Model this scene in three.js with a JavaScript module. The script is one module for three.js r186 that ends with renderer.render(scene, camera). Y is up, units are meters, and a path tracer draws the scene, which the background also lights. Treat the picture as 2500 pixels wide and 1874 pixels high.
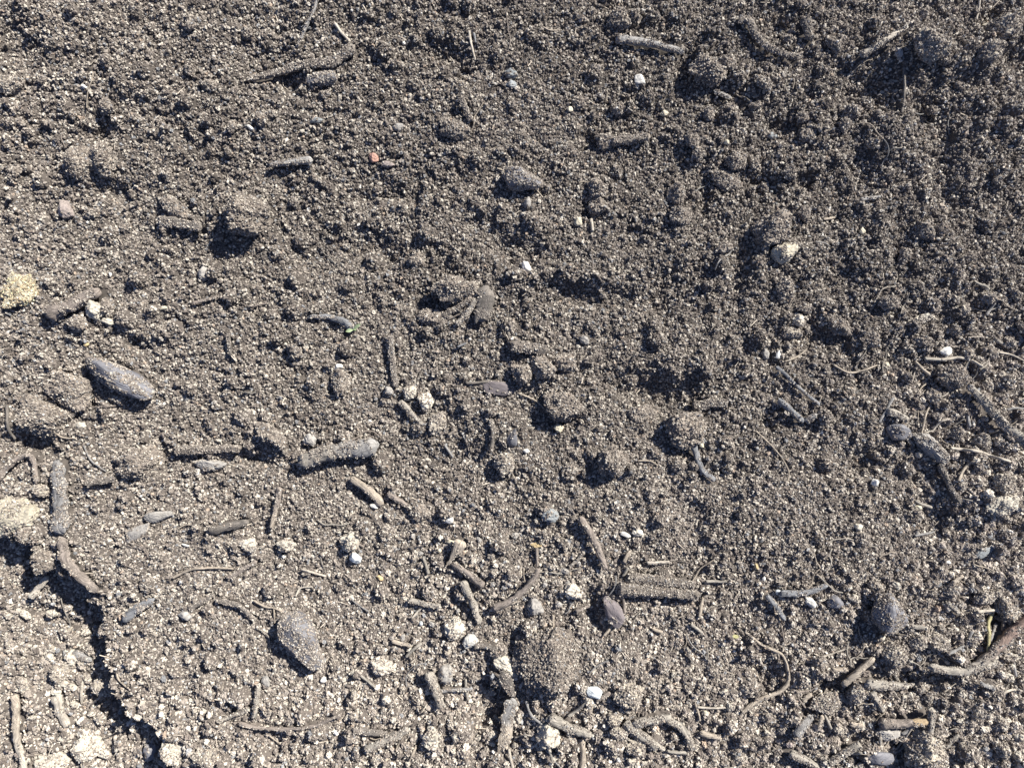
import * as THREE from 'three';

// ---------------------------------------------------------------- camera, sky, sun, exposure
const S = 0.0002;                       // metres of soil per pixel of the photograph (about half a metre of ground across)
const VFOV = 62, HALF = 937 * S;
const CAMH = HALF / Math.tan(VFOV / 2 * Math.PI / 180);
const scene = new THREE.Scene();
const camera = new THREE.PerspectiveCamera(VFOV, 1024 / 767, 0.01, 500);
camera.position.set(0, CAMH, 0); camera.up.set(0, 0, -1); camera.lookAt(0, 0, 0);
scene.add(camera); camera.name = 'camera';

const SUN = new THREE.Vector3(0.72, 0.68, -0.62).normalize();
{ // clear blue sky, a little paler at the horizon and round the sun
  const w = 256, h = 128, d = new Float32Array(w * h * 4), v = new THREE.Vector3();
  for (let j = 0; j < h; j++) for (let i = 0; i < w; i++) {
    const el = ((j + 0.5) / h - 0.5) * Math.PI, az = ((i + 0.5) / w - 0.5) * 2 * Math.PI, k = (j * w + i) * 4;
    v.set(Math.cos(el) * Math.cos(az), Math.sin(el), Math.cos(el) * Math.sin(az));
    const t = Math.pow(1 - Math.max(0, v.y), 3), g = Math.pow(Math.max(0, v.dot(SUN)), 12) * 0.15;
    d[k] = 0.042 + 0.06 * t + g; d[k + 1] = 0.068 + 0.07 * t + g * 0.95; d[k + 2] = 0.15 + 0.07 * t + g * 0.85; d[k + 3] = 1;
  }
  const t = new THREE.DataTexture(d, w, h, THREE.RGBAFormat, THREE.FloatType);
  t.mapping = THREE.EquirectangularReflectionMapping; t.magFilter = THREE.LinearFilter; t.minFilter = THREE.LinearFilter; t.needsUpdate = true;
  scene.background = t; scene.environment = t;
  scene.backgroundIntensity = 1; scene.environmentIntensity = 1;
}
const sun = new THREE.DirectionalLight(new THREE.Color(1.0, 0.95, 0.865), 4.6);
sun.name = 'sun'; sun.position.copy(SUN).multiplyScalar(3); sun.target.position.set(0, 0, 0);
sun.castShadow = true; sun.shadow.radius = 1; sun.shadow.mapSize.set(4096, 4096); sun.shadow.bias = -0.0002;
Object.assign(sun.shadow.camera, { left: -0.5, right: 0.5, top: 0.5, bottom: -0.5, near: 0.5, far: 6 });
scene.add(sun, sun.target);
const renderer = new THREE.WebGLRenderer({ antialias: true });
renderer.setSize(1024, 767);
renderer.toneMapping = THREE.LinearToneMapping;
renderer.toneMappingExposure = 2.12;
renderer.shadowMap.enabled = true;

// ---------------------------------------------------------------- random, noise
function rng(seed) { let a = seed >>> 0; return () => { a = (a + 0x6D2B79F5) >>> 0; let t = Math.imul(a ^ (a >>> 15), 1 | a); t = (t + Math.imul(t ^ (t >>> 7), 61 | t)) ^ t; return ((t ^ (t >>> 14)) >>> 0) / 4294967296; }; }
const R0 = rng(7);
const GX = new Float32Array(256), GY = new Float32Array(256), PM = new Uint8Array(512);
{ const p = [...Array(256).keys()]; for (let i = 255; i > 0; i--) { const j = Math.floor(R0() * (i + 1)); [p[i], p[j]] = [p[j], p[i]]; } for (let i = 0; i < 512; i++) PM[i] = p[i & 255]; for (let i = 0; i < 256; i++) { const a = R0() * 6.2832; GX[i] = Math.cos(a); GY[i] = Math.sin(a); } }
function n2(x, y) { // gradient noise, about -0.7..0.7
  const xi = Math.floor(x), yi = Math.floor(y), fx = x - xi, fy = y - yi, X = xi & 255, Y = yi & 255;
  const a = PM[PM[X] + Y], b = PM[PM[X + 1] + Y], c = PM[PM[X] + Y + 1], d = PM[PM[X + 1] + Y + 1];
  const u = fx * fx * fx * (fx * (fx * 6 - 15) + 10), v = fy * fy * fy * (fy * (fy * 6 - 15) + 10);
  const p = GX[a] * fx + GY[a] * fy, q = GX[b] * (fx - 1) + GY[b] * fy, r = GX[c] * fx + GY[c] * (fy - 1), s = GX[d] * (fx - 1) + GY[d] * (fy - 1);
  return (p + (q - p) * u) + ((r + (s - r) * u) - (p + (q - p) * u)) * v;
}
const n3 = (x, y, z) => (n2(x + z * 0.71, y - z * 0.53) + n2(y + 17.3 + x * 0.31, z + 5.1) + n2(z - 9.7, x + 3.3 - y * 0.37)) * 0.65;
const sm = (a, b, x) => { const t = Math.min(1, Math.max(0, (x - a) / (b - a))); return t * t * (3 - 2 * t); };
const mix = (a, b, t) => a + (b - a) * t;

// ---------------------------------------------------------------- the lie of the soil (all in photograph pixels; S turns them to metres)
// hollows and mounds: u, v, radius along, radius across, turn (deg), height
const RELIEF = [
  [1560, 955, 105, 52, 12, -46], [1655, 968, 70, 46, -10, -30], [1050, 738, 52, 30, 20, -26], [424, 783, 24, 20, 0, -26], [327, 838, 32, 16, 25, -24],
  [35, 105, 70, 55, 50, -38], [620, 150, 60, 38, 10, -20], [707, 203, 26, 20, 0, -24], [241, 323, 28, 26, 0, -22], [272, 468, 46, 22, 10, -24],
  [1085, 128, 42, 26, 20, -26], [1131, 180, 14, 30, 20, -22], [1434, 346, 34, 24, 0, -28], [983, 478, 34, 22, 0, -24], [905, 466, 50, 34, 0, -18], [1014, 470, 16, 50, 0, -20],
  [1674, 178, 30, 62, 8, -40], [1442, 517, 30, 34, 0, -26], [1267, 618, 56, 34, 0, -30], [898, 606, 90, 40, 20, -26], [1904, 60, 62, 40, 0, -34], [2126, 222, 62, 44, 0, -32],
  [2281, 262, 60, 48, 0, -34], [2340, 196, 90, 24, 5, -26], [1932, 303, 46, 32, 0, -24], [1974, 440, 40, 24, 0, -24], [1858, 447, 40, 26, 0, -26], [2300, 380, 34, 90, 0, -30],
  [2320, 500, 40, 50, 0, -22], [2418, 62, 42, 36, 0, -30], [2476, 140, 40, 50, 0, -28], [1442, 728, 150, 30, 5, -34], [1364, 1026, 60, 22, 10, -22], [2005, 826, 66, 44, 0, -40],
  [2048, 670, 66, 56, 0, -34], [2281, 934, 34, 24, 0, -22], [2118, 1133, 50, 36, 0, -24], [2243, 1164, 46, 24, 0, -22], [1889, 1035, 34, 22, 0, -22], [1757, 1160, 46, 20, 0, -22],
  [70, 1086, 80, 26, 8, -30], [393, 1121, 14, 44, -8, -26], [606, 1122, 46, 18, 0, -24], [200, 985, 40, 26, 30, -22], [1215, 1735, 64, 78, 10, -60], [1268, 1566, 18, 14, 0, -30], [1455, 1480, 26, 46, -20, -28],
  [2037, 1676, 34, 26, 0, -32], [2192, 1829, 26, 30, 0, -34], [2429, 1514, 26, 26, 0, -44], [2239, 1662, 60, 30, 0, -30], [1978, 1728, 18, 36, 0, -26], [1698, 1273, 34, 46, 0, -24],
  [2278, 1273, 50, 36, 0, -26], [66, 1386, 26, 34, 0, -30], [163, 1565, 48, 44, 0, -28], [54, 1522, 40, 24, 0, -22], [221, 1750, 66, 34, 0, -26], [1880, 1650, 40, 50, 0, -26],
  [1720, 480, 30, 60, 0, -24], [2110, 420, 26, 90, 8, -24], [2040, 520, 26, 80, 5, -18], [2200, 600, 26, 90, -5, -22], [1800, 640, 26, 80, 0, -22], [1620, 720, 40, 60, 10, -24],
  [1180, 560, 60, 30, 30, -18], [330, 250, 70, 24, 20, -18], [470, 330, 40, 26, 20, -18], [1560, 580, 50, 30, 0, -20], [760, 640, 60, 40, 30, -18], [700, 900, 40, 26, 0, -12],
  [330, 215, 60, 40, 10, 10], [583, 512, 66, 60, 0, 34], [1210, 300, 190, 120, 10, 16], [1180, 1010, 60, 150, -40, 24], [1400, 985, 90, 70, 0, 22], [1740, 880, 110, 60, 20, 16],
  [560, 1540, 230, 150, 10, 14], [480, 1290, 200, 90, 0, 10], [1500, 1210, 180, 90, 10, 12], [1460, 1640, 130, 110, 0, 10], [1850, 1250, 160, 120, 0, 10], [700, 350, 180, 100, 0, 8],
  [1860, 200, 60, 40, 0, 18], [1730, 330, 70, 50, 0, 16], [2250, 130, 110, 60, 20, 28], [2430, 100, 60, 40, 0, 22], [2150, 330, 60, 60, 0, 16], [1960, 620, 40, 60, 0, 16],
  [1260, 690, 60, 24, 0, 16], [1380, 670, 90, 24, 5, 18], [1300, 870, 70, 60, 30, 16], [860, 680, 60, 40, 0, 12], [640, 1060, 60, 30, 40, 18], [2100, 1000, 90, 60, 0, 12],
  [330, 1690, 80, 100, 0, 14], [450, 1780, 80, 50, 0, 12], [120, 1450, 70, 40, 10, 8], [2420, 1200, 80, 60, 0, 20], [2400, 1700, 90, 80, 0, 12], [2300, 660, 60, 60, 0, 18],
];
// the ledge in the lower left: the soil left of this line lies lower
const LEDGE = [[-300, 1120], [-60, 1270], [40, 1330], [120, 1380], [190, 1428], [236, 1482], [244, 1545], [252, 1612], [272, 1672], [300, 1722], [380, 1782], [420, 1850], [430, 2000], [450, 2300]];
function ledge(u, v) { // signed distance: positive to the left of / below the line
  let best = 1e9, sg = 1;
  for (let i = 0; i + 1 < LEDGE.length; i++) {
    const [ax, ay] = LEDGE[i], [bx, by] = LEDGE[i + 1], dx = bx - ax, dy = by - ay;
    let t = ((u - ax) * dx + (v - ay) * dy) / (dx * dx + dy * dy); t = t < 0 ? 0 : t > 1 ? 1 : t;
    const px = u - ax - dx * t, py = v - ay - dy * t, d2 = px * px + py * py;
    if (d2 < best) { best = d2; sg = dx * py - dy * px > 0 ? 1 : -1; }
  }
  return Math.sqrt(best) * sg;
}
const relief = RELIEF.map(([u, v, a, b, t, h]) => { const r = t * Math.PI / 180; return { u, v, a, b, c: Math.cos(r), s: Math.sin(r), h, m: Math.max(a, b) * 1.9 }; });
// how dry and loose the top layer is (0 fine damp crumbs, 1 loose dry rubble), read off the photograph
function loose(u, v) {
  let k = sm(1330, 1720, v + 0.0 * u + 90 * n2(u / 160, v / 160)) * 0.75;
  k = Math.max(k, sm(120, -60, Math.hypot((u - 1080) / 260, (v - 1430) / 330) * 100 + 30 * n2(u / 90 + 7, v / 90)) * 0.9);
  k = Math.max(k, sm(2130, 2420, u + 120 * n2(u / 150 + 3, v / 150)) * sm(700, 1000, v));
  if (u < 500) k = Math.max(k, sm(-10, 40, ledge(u, v)) * (0.45 + 0.4 * sm(1560, 1760, v)));
  k *= 1 - 0.75 * sm(1, 0.6, Math.hypot((u - 560) / 300, (v - 1530) / 190));
  k *= 1 - 0.7 * sm(1, 0.5, Math.hypot((u - 1500) / 160, (v - 1620) / 120));
  return Math.min(1, k);
}
// how open the crumb is (0 pressed smooth, 1 loose and full of pores) and how damp the soil is, both in patches
function crumbly(u, v) {
  let k = 0.72 + 0.75 * n2(u / 190 + 21, v / 190) + 0.35 * n2(u / 70, v / 70 + 4);
  k += 0.35 * sm(700, 200, v) + 0.3 * sm(1500, 1900, u) * sm(1300, 900, v);
  for (const [a, b, p, q, w] of [[1200, 300, 230, 140, 0.6], [560, 1540, 300, 170, 0.7], [480, 1290, 220, 100, 0.5], [1520, 1220, 220, 120, 0.6], [1470, 1630, 140, 110, 0.6], [1200, 1000, 90, 150, 0.4], [420, 900, 160, 110, 0.3], [880, 900, 140, 160, 0.3]]) k -= w * sm(1.15, 0.6, Math.hypot((u - a) / p, (v - b) / q));
  return Math.min(1, Math.max(0, k));
}
function damp(u, v) { return Math.min(1, Math.max(0, sm(1.25, 0.55, Math.hypot((u - 1300) / 1150, (v - 520) / 760) + 0.45 * n2(u / 170 + 8, v / 170) + 0.3 * n2(u / 45, v / 45 + 6)))); }
const RS = 3.5, RU0 = -900, RV0 = -850, RW = Math.ceil(4300 / RS), RH = Math.ceil(3580 / RS);
const HR = new Float32Array(RW * RH);       // height raster, pixels
function farH(u, v) { return 60 * n2(u / 900 + 5, v / 900) + 18 * n2(u / 210, v / 210 + 9) ; }
for (let j = 0; j < RH; j++) for (let i = 0; i < RW; i++) {
  const u = RU0 + i * RS, v = RV0 + j * RS;
  let h = 26 * n2(u / 420 + 5, v / 420) + 15 * n2(u / 120, v / 120 + 9) + 9 * n2(u / 52 + 40, v / 52);
  // raked grooves, running up and down, in the right half
  const gk = sm(1450, 1800, u) * sm(1300, 900, v) * sm(2700, 2350, u);
  if (gk > 0) h += gk * 17 * n2(u / 44 + 2 * n2(u / 160, v / 130), v / 210 + 3);
  HR[j * RW + i] = h;
}
for (const f of relief) {
  const i0 = Math.max(0, Math.floor((f.u - f.m - RU0) / RS)), i1 = Math.min(RW - 1, Math.ceil((f.u + f.m - RU0) / RS)), j0 = Math.max(0, Math.floor((f.v - f.m - RV0) / RS)), j1 = Math.min(RH - 1, Math.ceil((f.v + f.m - RV0) / RS));
  for (let j = j0; j <= j1; j++) for (let i = i0; i <= i1; i++) {
    const x = RU0 + i * RS - f.u, y = RV0 + j * RS - f.v, p = (x * f.c + y * f.s) / f.a, q = (-x * f.s + y * f.c) / f.b;
    HR[j * RW + i] += f.h * (f.h < 0 ? 0.95 : 1.0) * Math.exp(-Math.pow(p * p + q * q, 1.3) * 0.9);
  }
}
for (let j = 0; j < RH; j++) for (let i = 0; i < RW; i++) {
  const u = RU0 + i * RS, v = RV0 + j * RS; if (u > 900 || v < 700) continue;
  const d = ledge(u, v) + 16 * n2(u / 40, v / 40); HR[j * RW + i] -= 60 * sm(-10, 20, d) * sm(800, 500, u) + 0;
}
const HS = HR.slice();                       // the smooth lie, before lumps
// lumps: aggregates heaped on one another
{
  const r = rng(11);
  for (let k = 0; k < 42000; k++) {
    const u = RU0 + r() * (RW - 2) * RS, v = RV0 + r() * (RH - 2) * RS, L = loose(u, v);
    const big = r(), rad = big < 0.02 + 0.03 * L ? 16 + 10 * r() : big < 0.14 + 0.15 * L ? 9 + 6 * r() : 4 + 5 * r();
    const q = 0.65 + 0.7 * r(), t = r() * 3.14, c = Math.cos(t), s = Math.sin(t), a = rad, b = rad * q, hh = rad * (0.55 + 0.5 * r());
    const ci = Math.round((u - RU0) / RS), cj = Math.round((v - RV0) / RS), base = HS[cj * RW + ci] - rad * (0.25 + 0.5 * r()) + L * 0;
    const n = Math.ceil(Math.max(a, b) / RS) + 1;
    for (let j = Math.max(0, cj - n); j <= Math.min(RH - 1, cj + n); j++) for (let i = Math.max(0, ci - n); i <= Math.min(RW - 1, ci + n); i++) {
      const x = RU0 + i * RS - u, y = RV0 + j * RS - v, p = (x * c + y * s) / a, w = (-x * s + y * c) / b, e = 1 - p * p - w * w;
      if (e > 0) { const h = base + hh * (1.62 + 0.35 * L) * Math.sqrt(e); const id = j * RW + i; if (h > HR[id]) HR[id] = h; }
    }
  }
  for (let j = 0; j < RH; j++) for (let i = 0; i < RW; i++) { const u = RU0 + i * RS, v = RV0 + j * RS; HR[j * RW + i] += (7 * n2(u / 22, v / 22) + 5 * n2(u / 11, v / 11)) * (0.35 + 0.65 * crumbly(u, v)) + 3 * n2(u / 7.2, v / 7.2) - 3; }
}
function rasterAt(A, u, v) {
  const x = (u - RU0) / RS, y = (v - RV0) / RS, i = Math.floor(x), j = Math.floor(y);
  if (i < 0 || j < 0 || i >= RW - 1 || j >= RH - 1) return null;
  const fx = x - i, fy = y - j, k = j * RW + i;
  return (A[k] * (1 - fx) + A[k + 1] * fx) * (1 - fy) + (A[k + RW] * (1 - fx) + A[k + RW + 1] * fx) * fy;
}
function Hpx(u, v) {
  const far = farH(u, v), h = rasterAt(HR, u, v); if (h === null) return far;
  const e = Math.min(u - RU0, RU0 + RW * RS - u, v - RV0, RV0 + RH * RS - v); return mix(far, h, sm(0, 260, e));
}
const X = u => (u - 1250) * S, Z = v => (v - 937) * S;

// ---------------------------------------------------------------- things lying on the soil
const std = (o) => new THREE.MeshStandardMaterial(Object.assign({ roughness: 0.95, metalness: 0 }, o));
const CH = CAMH / S;
const OC = new Uint8Array(RW * RH);
const OCC = (u, v) => { const i = Math.round((u - RU0) / RS), j = Math.round((v - RV0) / RS); return i >= 0 && j >= 0 && i < RW && j < RH && OC[j * RW + i] > 0; };
const used = {};
function numbered(n) { const k = used[n] || 0; used[n] = k + 1; return k ? n + '_' + String(k).padStart(3, '0') : n; }
function lumpGeo(seed, detail, amp, freq = 1.6) {
  const g = new THREE.IcosahedronGeometry(1, detail), a = g.attributes.position;
  for (let i = 0; i < a.count; i++) { const x = a.getX(i), y = a.getY(i), z = a.getZ(i), k = lumpK(seed, amp, freq, x, y, z); a.setXYZ(i, x * k, y * k, z * k); }
  g.deleteAttribute('uv'); g.computeVertexNormals(); return g;
}
function lumpK(seed, amp, f, x, y, z) { const o = seed * 13.7; return 1 + amp * (n3(x * f + o, y * f - o, z * f + 2 * o) + 0.5 * n3(x * f * 2.3 - o, y * f * 2.3, z * f * 2.3 + o)); }
const GRAIN = []; for (let i = 0; i < 6; i++) GRAIN.push(lumpGeo(i + 1, 1, 0.95, 1.5));
const ROUGH = []; for (let i = 0; i < 4; i++) { const g = lumpGeo(i + 21, 5, 0.6, 1.6), a = g.attributes.position; for (let k = 0; k < a.count; k++) { const x = a.getX(k), y = a.getY(k), z = a.getZ(k), d = 1 + 0.34 * n3(x * 4.3 + i, y * 4.3, z * 4.3 - i) + 0.16 * n3(x * 9, y * 9 + i, z * 9); a.setXYZ(k, x * d, y * d, z * d); } g.computeVertexNormals(); ROUGH.push(g); }
function grainColor(r, L) { // linear albedo of one crumb
  const q = r(); let k, w;
  if (q < 0.40) { k = 0.09 + 0.085 * r(); w = [1.12, 0.96, 0.845]; }
  else if (q < 0.74) { k = 0.19 + 0.14 * r(); w = [1.10, 0.97, 0.845]; }
  else if (q < 0.945) { k = 0.36 + 0.20 * r(); w = [1.07, 0.98, 0.845]; }
  else if (q < 0.982) { k = 0.17 + 0.14 * r(); w = [0.99, 1.0, 1.02]; }
  else if (q < 0.995) { k = 0.26 + 0.14 * r(); w = [1.18, 0.94, 0.74]; }
  else { k = 0.52 + 0.16 * r(); w = [1.03, 1.0, 0.94]; }
  k = Math.min(k * (1 + 0.22 * L), 0.7);
  return [k * w[0], k * w[1], k * w[2]];
}
const crumbMat = std({ color: 0xffffff, roughness: 0.95 });
// fine relief and tone shared by stones, clods and wood
function noiseTex(w, h, fn, srgb) { const d = new Uint8Array(w * h * 4); for (let j = 0; j < h; j++) for (let i = 0; i < w; i++) { const c = fn(i, j), k = (j * w + i) * 4; d[k] = c[0]; d[k + 1] = c[1]; d[k + 2] = c[2]; d[k + 3] = 255; } const t = new THREE.DataTexture(d, w, h); t.wrapS = t.wrapT = THREE.RepeatWrapping; t.magFilter = THREE.LinearFilter; t.minFilter = THREE.LinearMipmapLinearFilter; t.generateMipmaps = true; if (srgb) t.colorSpace = THREE.SRGBColorSpace; t.needsUpdate = true; return t; }
const per = (x, y, p, q) => { const a = x * 6.28318, b = y * 6.28318; return n2(Math.cos(a) * p + 31 + Math.cos(b) * q, Math.sin(a) * p - Math.sin(b) * q + 13); };
const barkFn = (i, j) => { const x = i / 256, y = j / 256; return 0.70 + 0.16 * per(x, y, 0.8, 3) + 0.16 * per(x, y, 2.2, 7) + 0.26 * per(x, y, 9, 13); };
const barkMap = noiseTex(256, 256, (i, j) => { const k = Math.max(60, Math.min(255, 300 * barkFn(i, j) * 0.95)); return [k, k, k]; }, true);
const barkBump = noiseTex(256, 256, (i, j) => { const k = Math.max(0, Math.min(255, 230 * barkFn(i, j))); return [k, k, k]; });
const lin = (r, g, b) => new THREE.Color().setRGB(r, g, b);
const bodyMat = std({ vertexColors: true, roughness: 0.92 });
const smoothMat = new THREE.MeshPhysicalMaterial({ vertexColors: true, roughness: 0.62 });
const barkMat = std({ vertexColors: true, map: barkMap, bumpMap: barkBump, bumpScale: 0.0005, roughness: 0.9 });
// body colour, share of it under soil grains, displacement, name of body part
const KIND = {
  clod: { c: [0.20, 0.172, 0.145], g: 1.0, amp: 0.42, f: 1.5, part: 'lump', L: 0 },
  dry: { c: [0.34, 0.305, 0.25], g: 0.85, amp: 0.42, f: 1.6, part: 'lump', L: 0.6 },
  pale: { c: [0.47, 0.435, 0.365], g: 0.5, amp: 0.42, f: 1.7, part: 'lump', L: 1.0 },
  stone: { c: [0.15, 0.15, 0.165], g: 0.5, amp: 0.13, f: 1.1, part: 'stone_body', L: 0.2 },
  grey: { c: [0.30, 0.285, 0.265], g: 0.3, amp: 0.20, f: 1.3, part: 'stone_body', L: 0.4 },
  white: { c: [0.63, 0.61, 0.56], g: 0, amp: 0.16, f: 1.2, L: 0 },
  cream: { c: [0.52, 0.47, 0.36], g: 0, amp: 0.18, f: 1.3, L: 0 },
  yellow: { c: [0.52, 0.40, 0.22], g: 0, amp: 0.25, f: 1.4, L: 0 },
  brick: { c: [0.40, 0.235, 0.185], g: 0, amp: 0.22, f: 1.3, L: 0 },
  pink: { c: [0.30, 0.255, 0.235], g: 0.15, part: 'stone_body', amp: 0.25, f: 1.3, L: 0 },
  blue: { c: [0.215, 0.23, 0.235], g: 0.3, amp: 0.18, f: 1.2, part: 'stone_body', L: 0 },
  olive: { c: [0.46, 0.44, 0.22], g: 0, amp: 0.2, f: 1.3, L: 0 },
  sand: { c: [0.46, 0.42, 0.32], g: 1.0, amp: 0.6, f: 1.8, part: 'lump', L: 0.3, tint: [1.6, 1.5, 1.15] },
};
const WOOD = {
  dark: [0.19, 0.17, 0.15], brown: [0.275, 0.235, 0.205], tan: [0.43, 0.37, 0.30], pale: [0.54, 0.485, 0.41], grey: [0.31, 0.30, 0.29], slate: [0.235, 0.24, 0.25], dusty: [0.36, 0.33, 0.285], red: [0.28, 0.205, 0.17], olive: [0.42, 0.38, 0.21], crumbed: [0.20, 0.175, 0.15],
};
const WG = { dark: 0.5, brown: 0.3, tan: 0.1, pale: 0.06, grey: 0.45, slate: 0.25, dusty: 0.55, red: 0.08, olive: 0, crumbed: 0.85 };
let OSEED = 100;
const m4 = new THREE.Matrix4(), q4 = new THREE.Quaternion(), eu = new THREE.Euler(), P3 = new THREE.Vector3(), sc3 = new THREE.Vector3(), colr = new THREE.Color();
function grains(list, r, L, tint) { // list of [x,y,z,radius] in px, relative to the thing
  const im = new THREE.InstancedMesh(GRAIN[Math.floor(r() * 6)], crumbMat, list.length); im.name = 'soil_grains'; im.userData.kind = 'stuff'; im.castShadow = im.receiveShadow = true;
  list.forEach(([x, y, z, rad], i) => {
    eu.set(r() * 6.3, r() * 6.3, r() * 6.3); q4.setFromEuler(eu); const k = rad * S; P3.set(x * S, y * S, z * S); sc3.set(k * (0.75 + 0.5 * r()), k * (0.75 + 0.5 * r()), k * (0.75 + 0.5 * r()));
    im.setMatrixAt(i, m4.compose(P3, q4, sc3)); const c = grainColor(r, L), t = tint || [1, 1, 1]; im.setColorAt(i, colr.setRGB(Math.min(0.75, c[0] * t[0]), Math.min(0.75, c[1] * t[1]), Math.min(0.75, c[2] * t[2])));
  });
  return im;
}
function footprint(u, v, a, b, ang, shrink, fn) {
  const c = Math.cos(ang), s = Math.sin(ang), n = Math.ceil(Math.max(a, b) / RS) + 1, ci = Math.round((u - RU0) / RS), cj = Math.round((v - RV0) / RS);
  for (let j = cj - n; j <= cj + n; j++) for (let i = ci - n; i <= ci + n; i++) { if (i < 0 || j < 0 || i >= RW || j >= RH) continue; const x = RU0 + i * RS - u, y = RV0 + j * RS - v, p = (x * c + y * s) / (a * shrink), q = (-x * s + y * c) / (b * shrink), e = p * p + q * q; if (e < 1) fn(j * RW + i, e); }
}
function lay(u, v, y) { const k = (CH - y) / CH; return [1250 + (u - 1250) * k, 937 + (v - 937) * k]; }
const tagOf = (o, label, category, group) => { o.userData.label = label; o.userData.category = category; if (group) o.userData.group = group; };
function facets(r, n, lo, hi) { const P = []; for (let i = 0; i < n; i++) { const y = 1 - 2 * (i + r()) / n, t = i * 2.4 + r() * 1.2, q = Math.sqrt(Math.max(0, 1 - y * y)); P.push([Math.cos(t) * q, y, Math.sin(t) * q, lo + (hi - lo) * r()]); } return P; }
const facetK = (P, p, x, y, z) => { let s = 0; for (const f of P) { const d = f[0] * x + f[1] * y + f[2] * z; if (d > 0) s += Math.pow(d / f[3], p); } return Math.min(1.22, Math.pow(s + 1e-9, -1 / p)); };
function lumpThing(name, cat, kind, u, v, L, W, deg, label, o = {}) {
  if (kind === 'white' || kind === 'cream' || kind === 'bluewhite') { L *= 1.12; W *= 1.12; o = Object.assign({ sink: 0.24 }, o); } if (o.taper) W *= 1 + 0.45 * o.taper; const K = KIND[kind], seed = OSEED++, r = rng(seed * 977), a = L / 2, b = W / 2, ang = deg * Math.PI / 180;
  const ht = (o.h ?? 0.42) * Math.min(L, W) * (1 + 0.15 * (r() - 0.5)) * 1.1;     // half height
  let hb = 0, n = 0, pu = u, pv = v;
  for (let it = 0; it < 2; it++) { hb = 0; n = 0; footprint(pu, pv, a, b, ang, 1.05, k => { hb += HR[k] * 0.5 + HS[k] * 0.5; n++; }); hb = n ? hb / n : Hpx(pu, pv); [pu, pv] = lay(u, v, hb + ht * 0.6); }
  const cy = hb + ht * (1 - 2 * ((o.sink ?? 0.34) + (kind === 'clod' ? 0.09 : kind === 'dry' ? 0.06 : 0.03))) + 3;
  footprint(pu, pv, a, b, ang, 0.92, (k, e) => { const lim = cy - 2; if (HR[k] > lim) HR[k] = lim; }); footprint(pu, pv, a, b, ang, 0.78, k => { OC[k] = 1; });
  if (kind === 'stone' || kind === 'slab' || kind === 'white' || kind === 'bluewhite') o = Object.assign({ bump: 0.03 }, o);
  const det = Math.max(3, Math.min(16, Math.round(Math.max(L, W) / 6))), amp = (o.amp ?? K.amp), f = o.f ?? K.f, taper = o.taper ?? 0;
  const g = new THREE.IcosahedronGeometry(1, det), p = g.attributes.position, col = new Float32Array(p.count * 3), kc = 0.85 + 0.3 * r();
  const rocky = kind === 'stone' || kind === 'slab' || kind === 'grey' || kind === 'dryst' || kind === 'palechip', FC = facets(r, o.nf ?? (rocky ? 12 : 15), o.lo ?? (rocky ? 0.78 : 0.70), 1.06), pw = rocky ? 9 : 16;
  const fb = Math.max(3, Math.min(11, L / 10)), soily = kind === 'clod' || kind === 'dry';
  const surf = (x, y, z) => { let k = facetK(FC, pw, x, y, z) * (1 + 0.6 * (lumpK(seed, amp, f, x, y, z) - 1)) + (o.bump ?? 0.15) * n3(x * fb + seed, y * fb, z * fb) + (o.bump ?? 0.10) * 0.8 * n3(x * fb * 2.2 - seed, y * fb * 2.2, z * fb * 2.2); const tp = 1 - taper * (0.5 + 0.5 * x); const fl = o.flat && y > 0 ? o.flat : 1; return [x * a * k, y * ht * k * (1 - 0.4 * taper * (0.5 + 0.5 * x)) * fl, z * b * k * tp]; };
  for (let i = 0; i < p.count; i++) {
    const x = p.getX(i), y = p.getY(i), z = p.getZ(i), s = surf(x, y, z); p.setXYZ(i, s[0] * S, s[1] * S, s[2] * S);
    const t = kc * (1 + 0.30 * n3(x * 2.2 + seed, y * 2.2, z * 2.2 - seed) + 0.40 * n3(x * 9 - seed, y * 9, z * 9)); for (let c = 0; c < 3; c++) col[i * 3 + c] = Math.min(0.8, Math.max(0.02, K.c[c] * t));
  }
  g.setAttribute('color', new THREE.BufferAttribute(col, 3)); g.deleteAttribute('uv'); g.computeVertexNormals();
  const body = new THREE.Mesh(g, (kind === 'stone' || kind === 'blue' || kind === 'white') ? smoothMat : bodyMat); body.castShadow = body.receiveShadow = true;
  let root = body; const cov = o.g ?? K.g;
  if (cov > 0) {
    root = new THREE.Group(); body.name = K.part || 'lump'; root.add(body);
    const n = Math.round((cov < 0.95 ? 3.4 : 2.7) * a * b * 3.14 / 10) + 4, list = [];
    for (let i = 0; i < n; i++) { const t = r() * 6.283, y = -0.25 + 1.25 * r(), q = Math.sqrt(Math.max(0, 1 - y * y)), x = Math.cos(t) * q, z = Math.sin(t) * q; if (cov < 0.95 && n3(x * 1.5 + seed, y * 1.5 + 3, z * 1.5) + 0.5 * n3(x * 4 - seed, y * 4, z * 4) < 0.55 - 1.1 * cov + 0.25 * (r() - 0.5)) continue; const s = surf(x, y, z); const up = soily ? 1 + r() * r() * 5 / Math.max(L, W) : 1; list.push([s[0] * up, s[1] * up + 0.25, s[2] * up, (soily ? 1.0 : 0.8) + 1.6 * r() * r()]); }
    if (list.length) root.add(grains(list, r, K.L, o.tint || K.tint));
  }
  root.name = numbered(name); root.position.set(X(pu), cy * S, Z(pv)); root.rotation.y = -ang; if (o.tilt) root.rotateZ(o.tilt);
  tagOf(root, label, cat, o.group); scene.add(root); return root;
}
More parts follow.
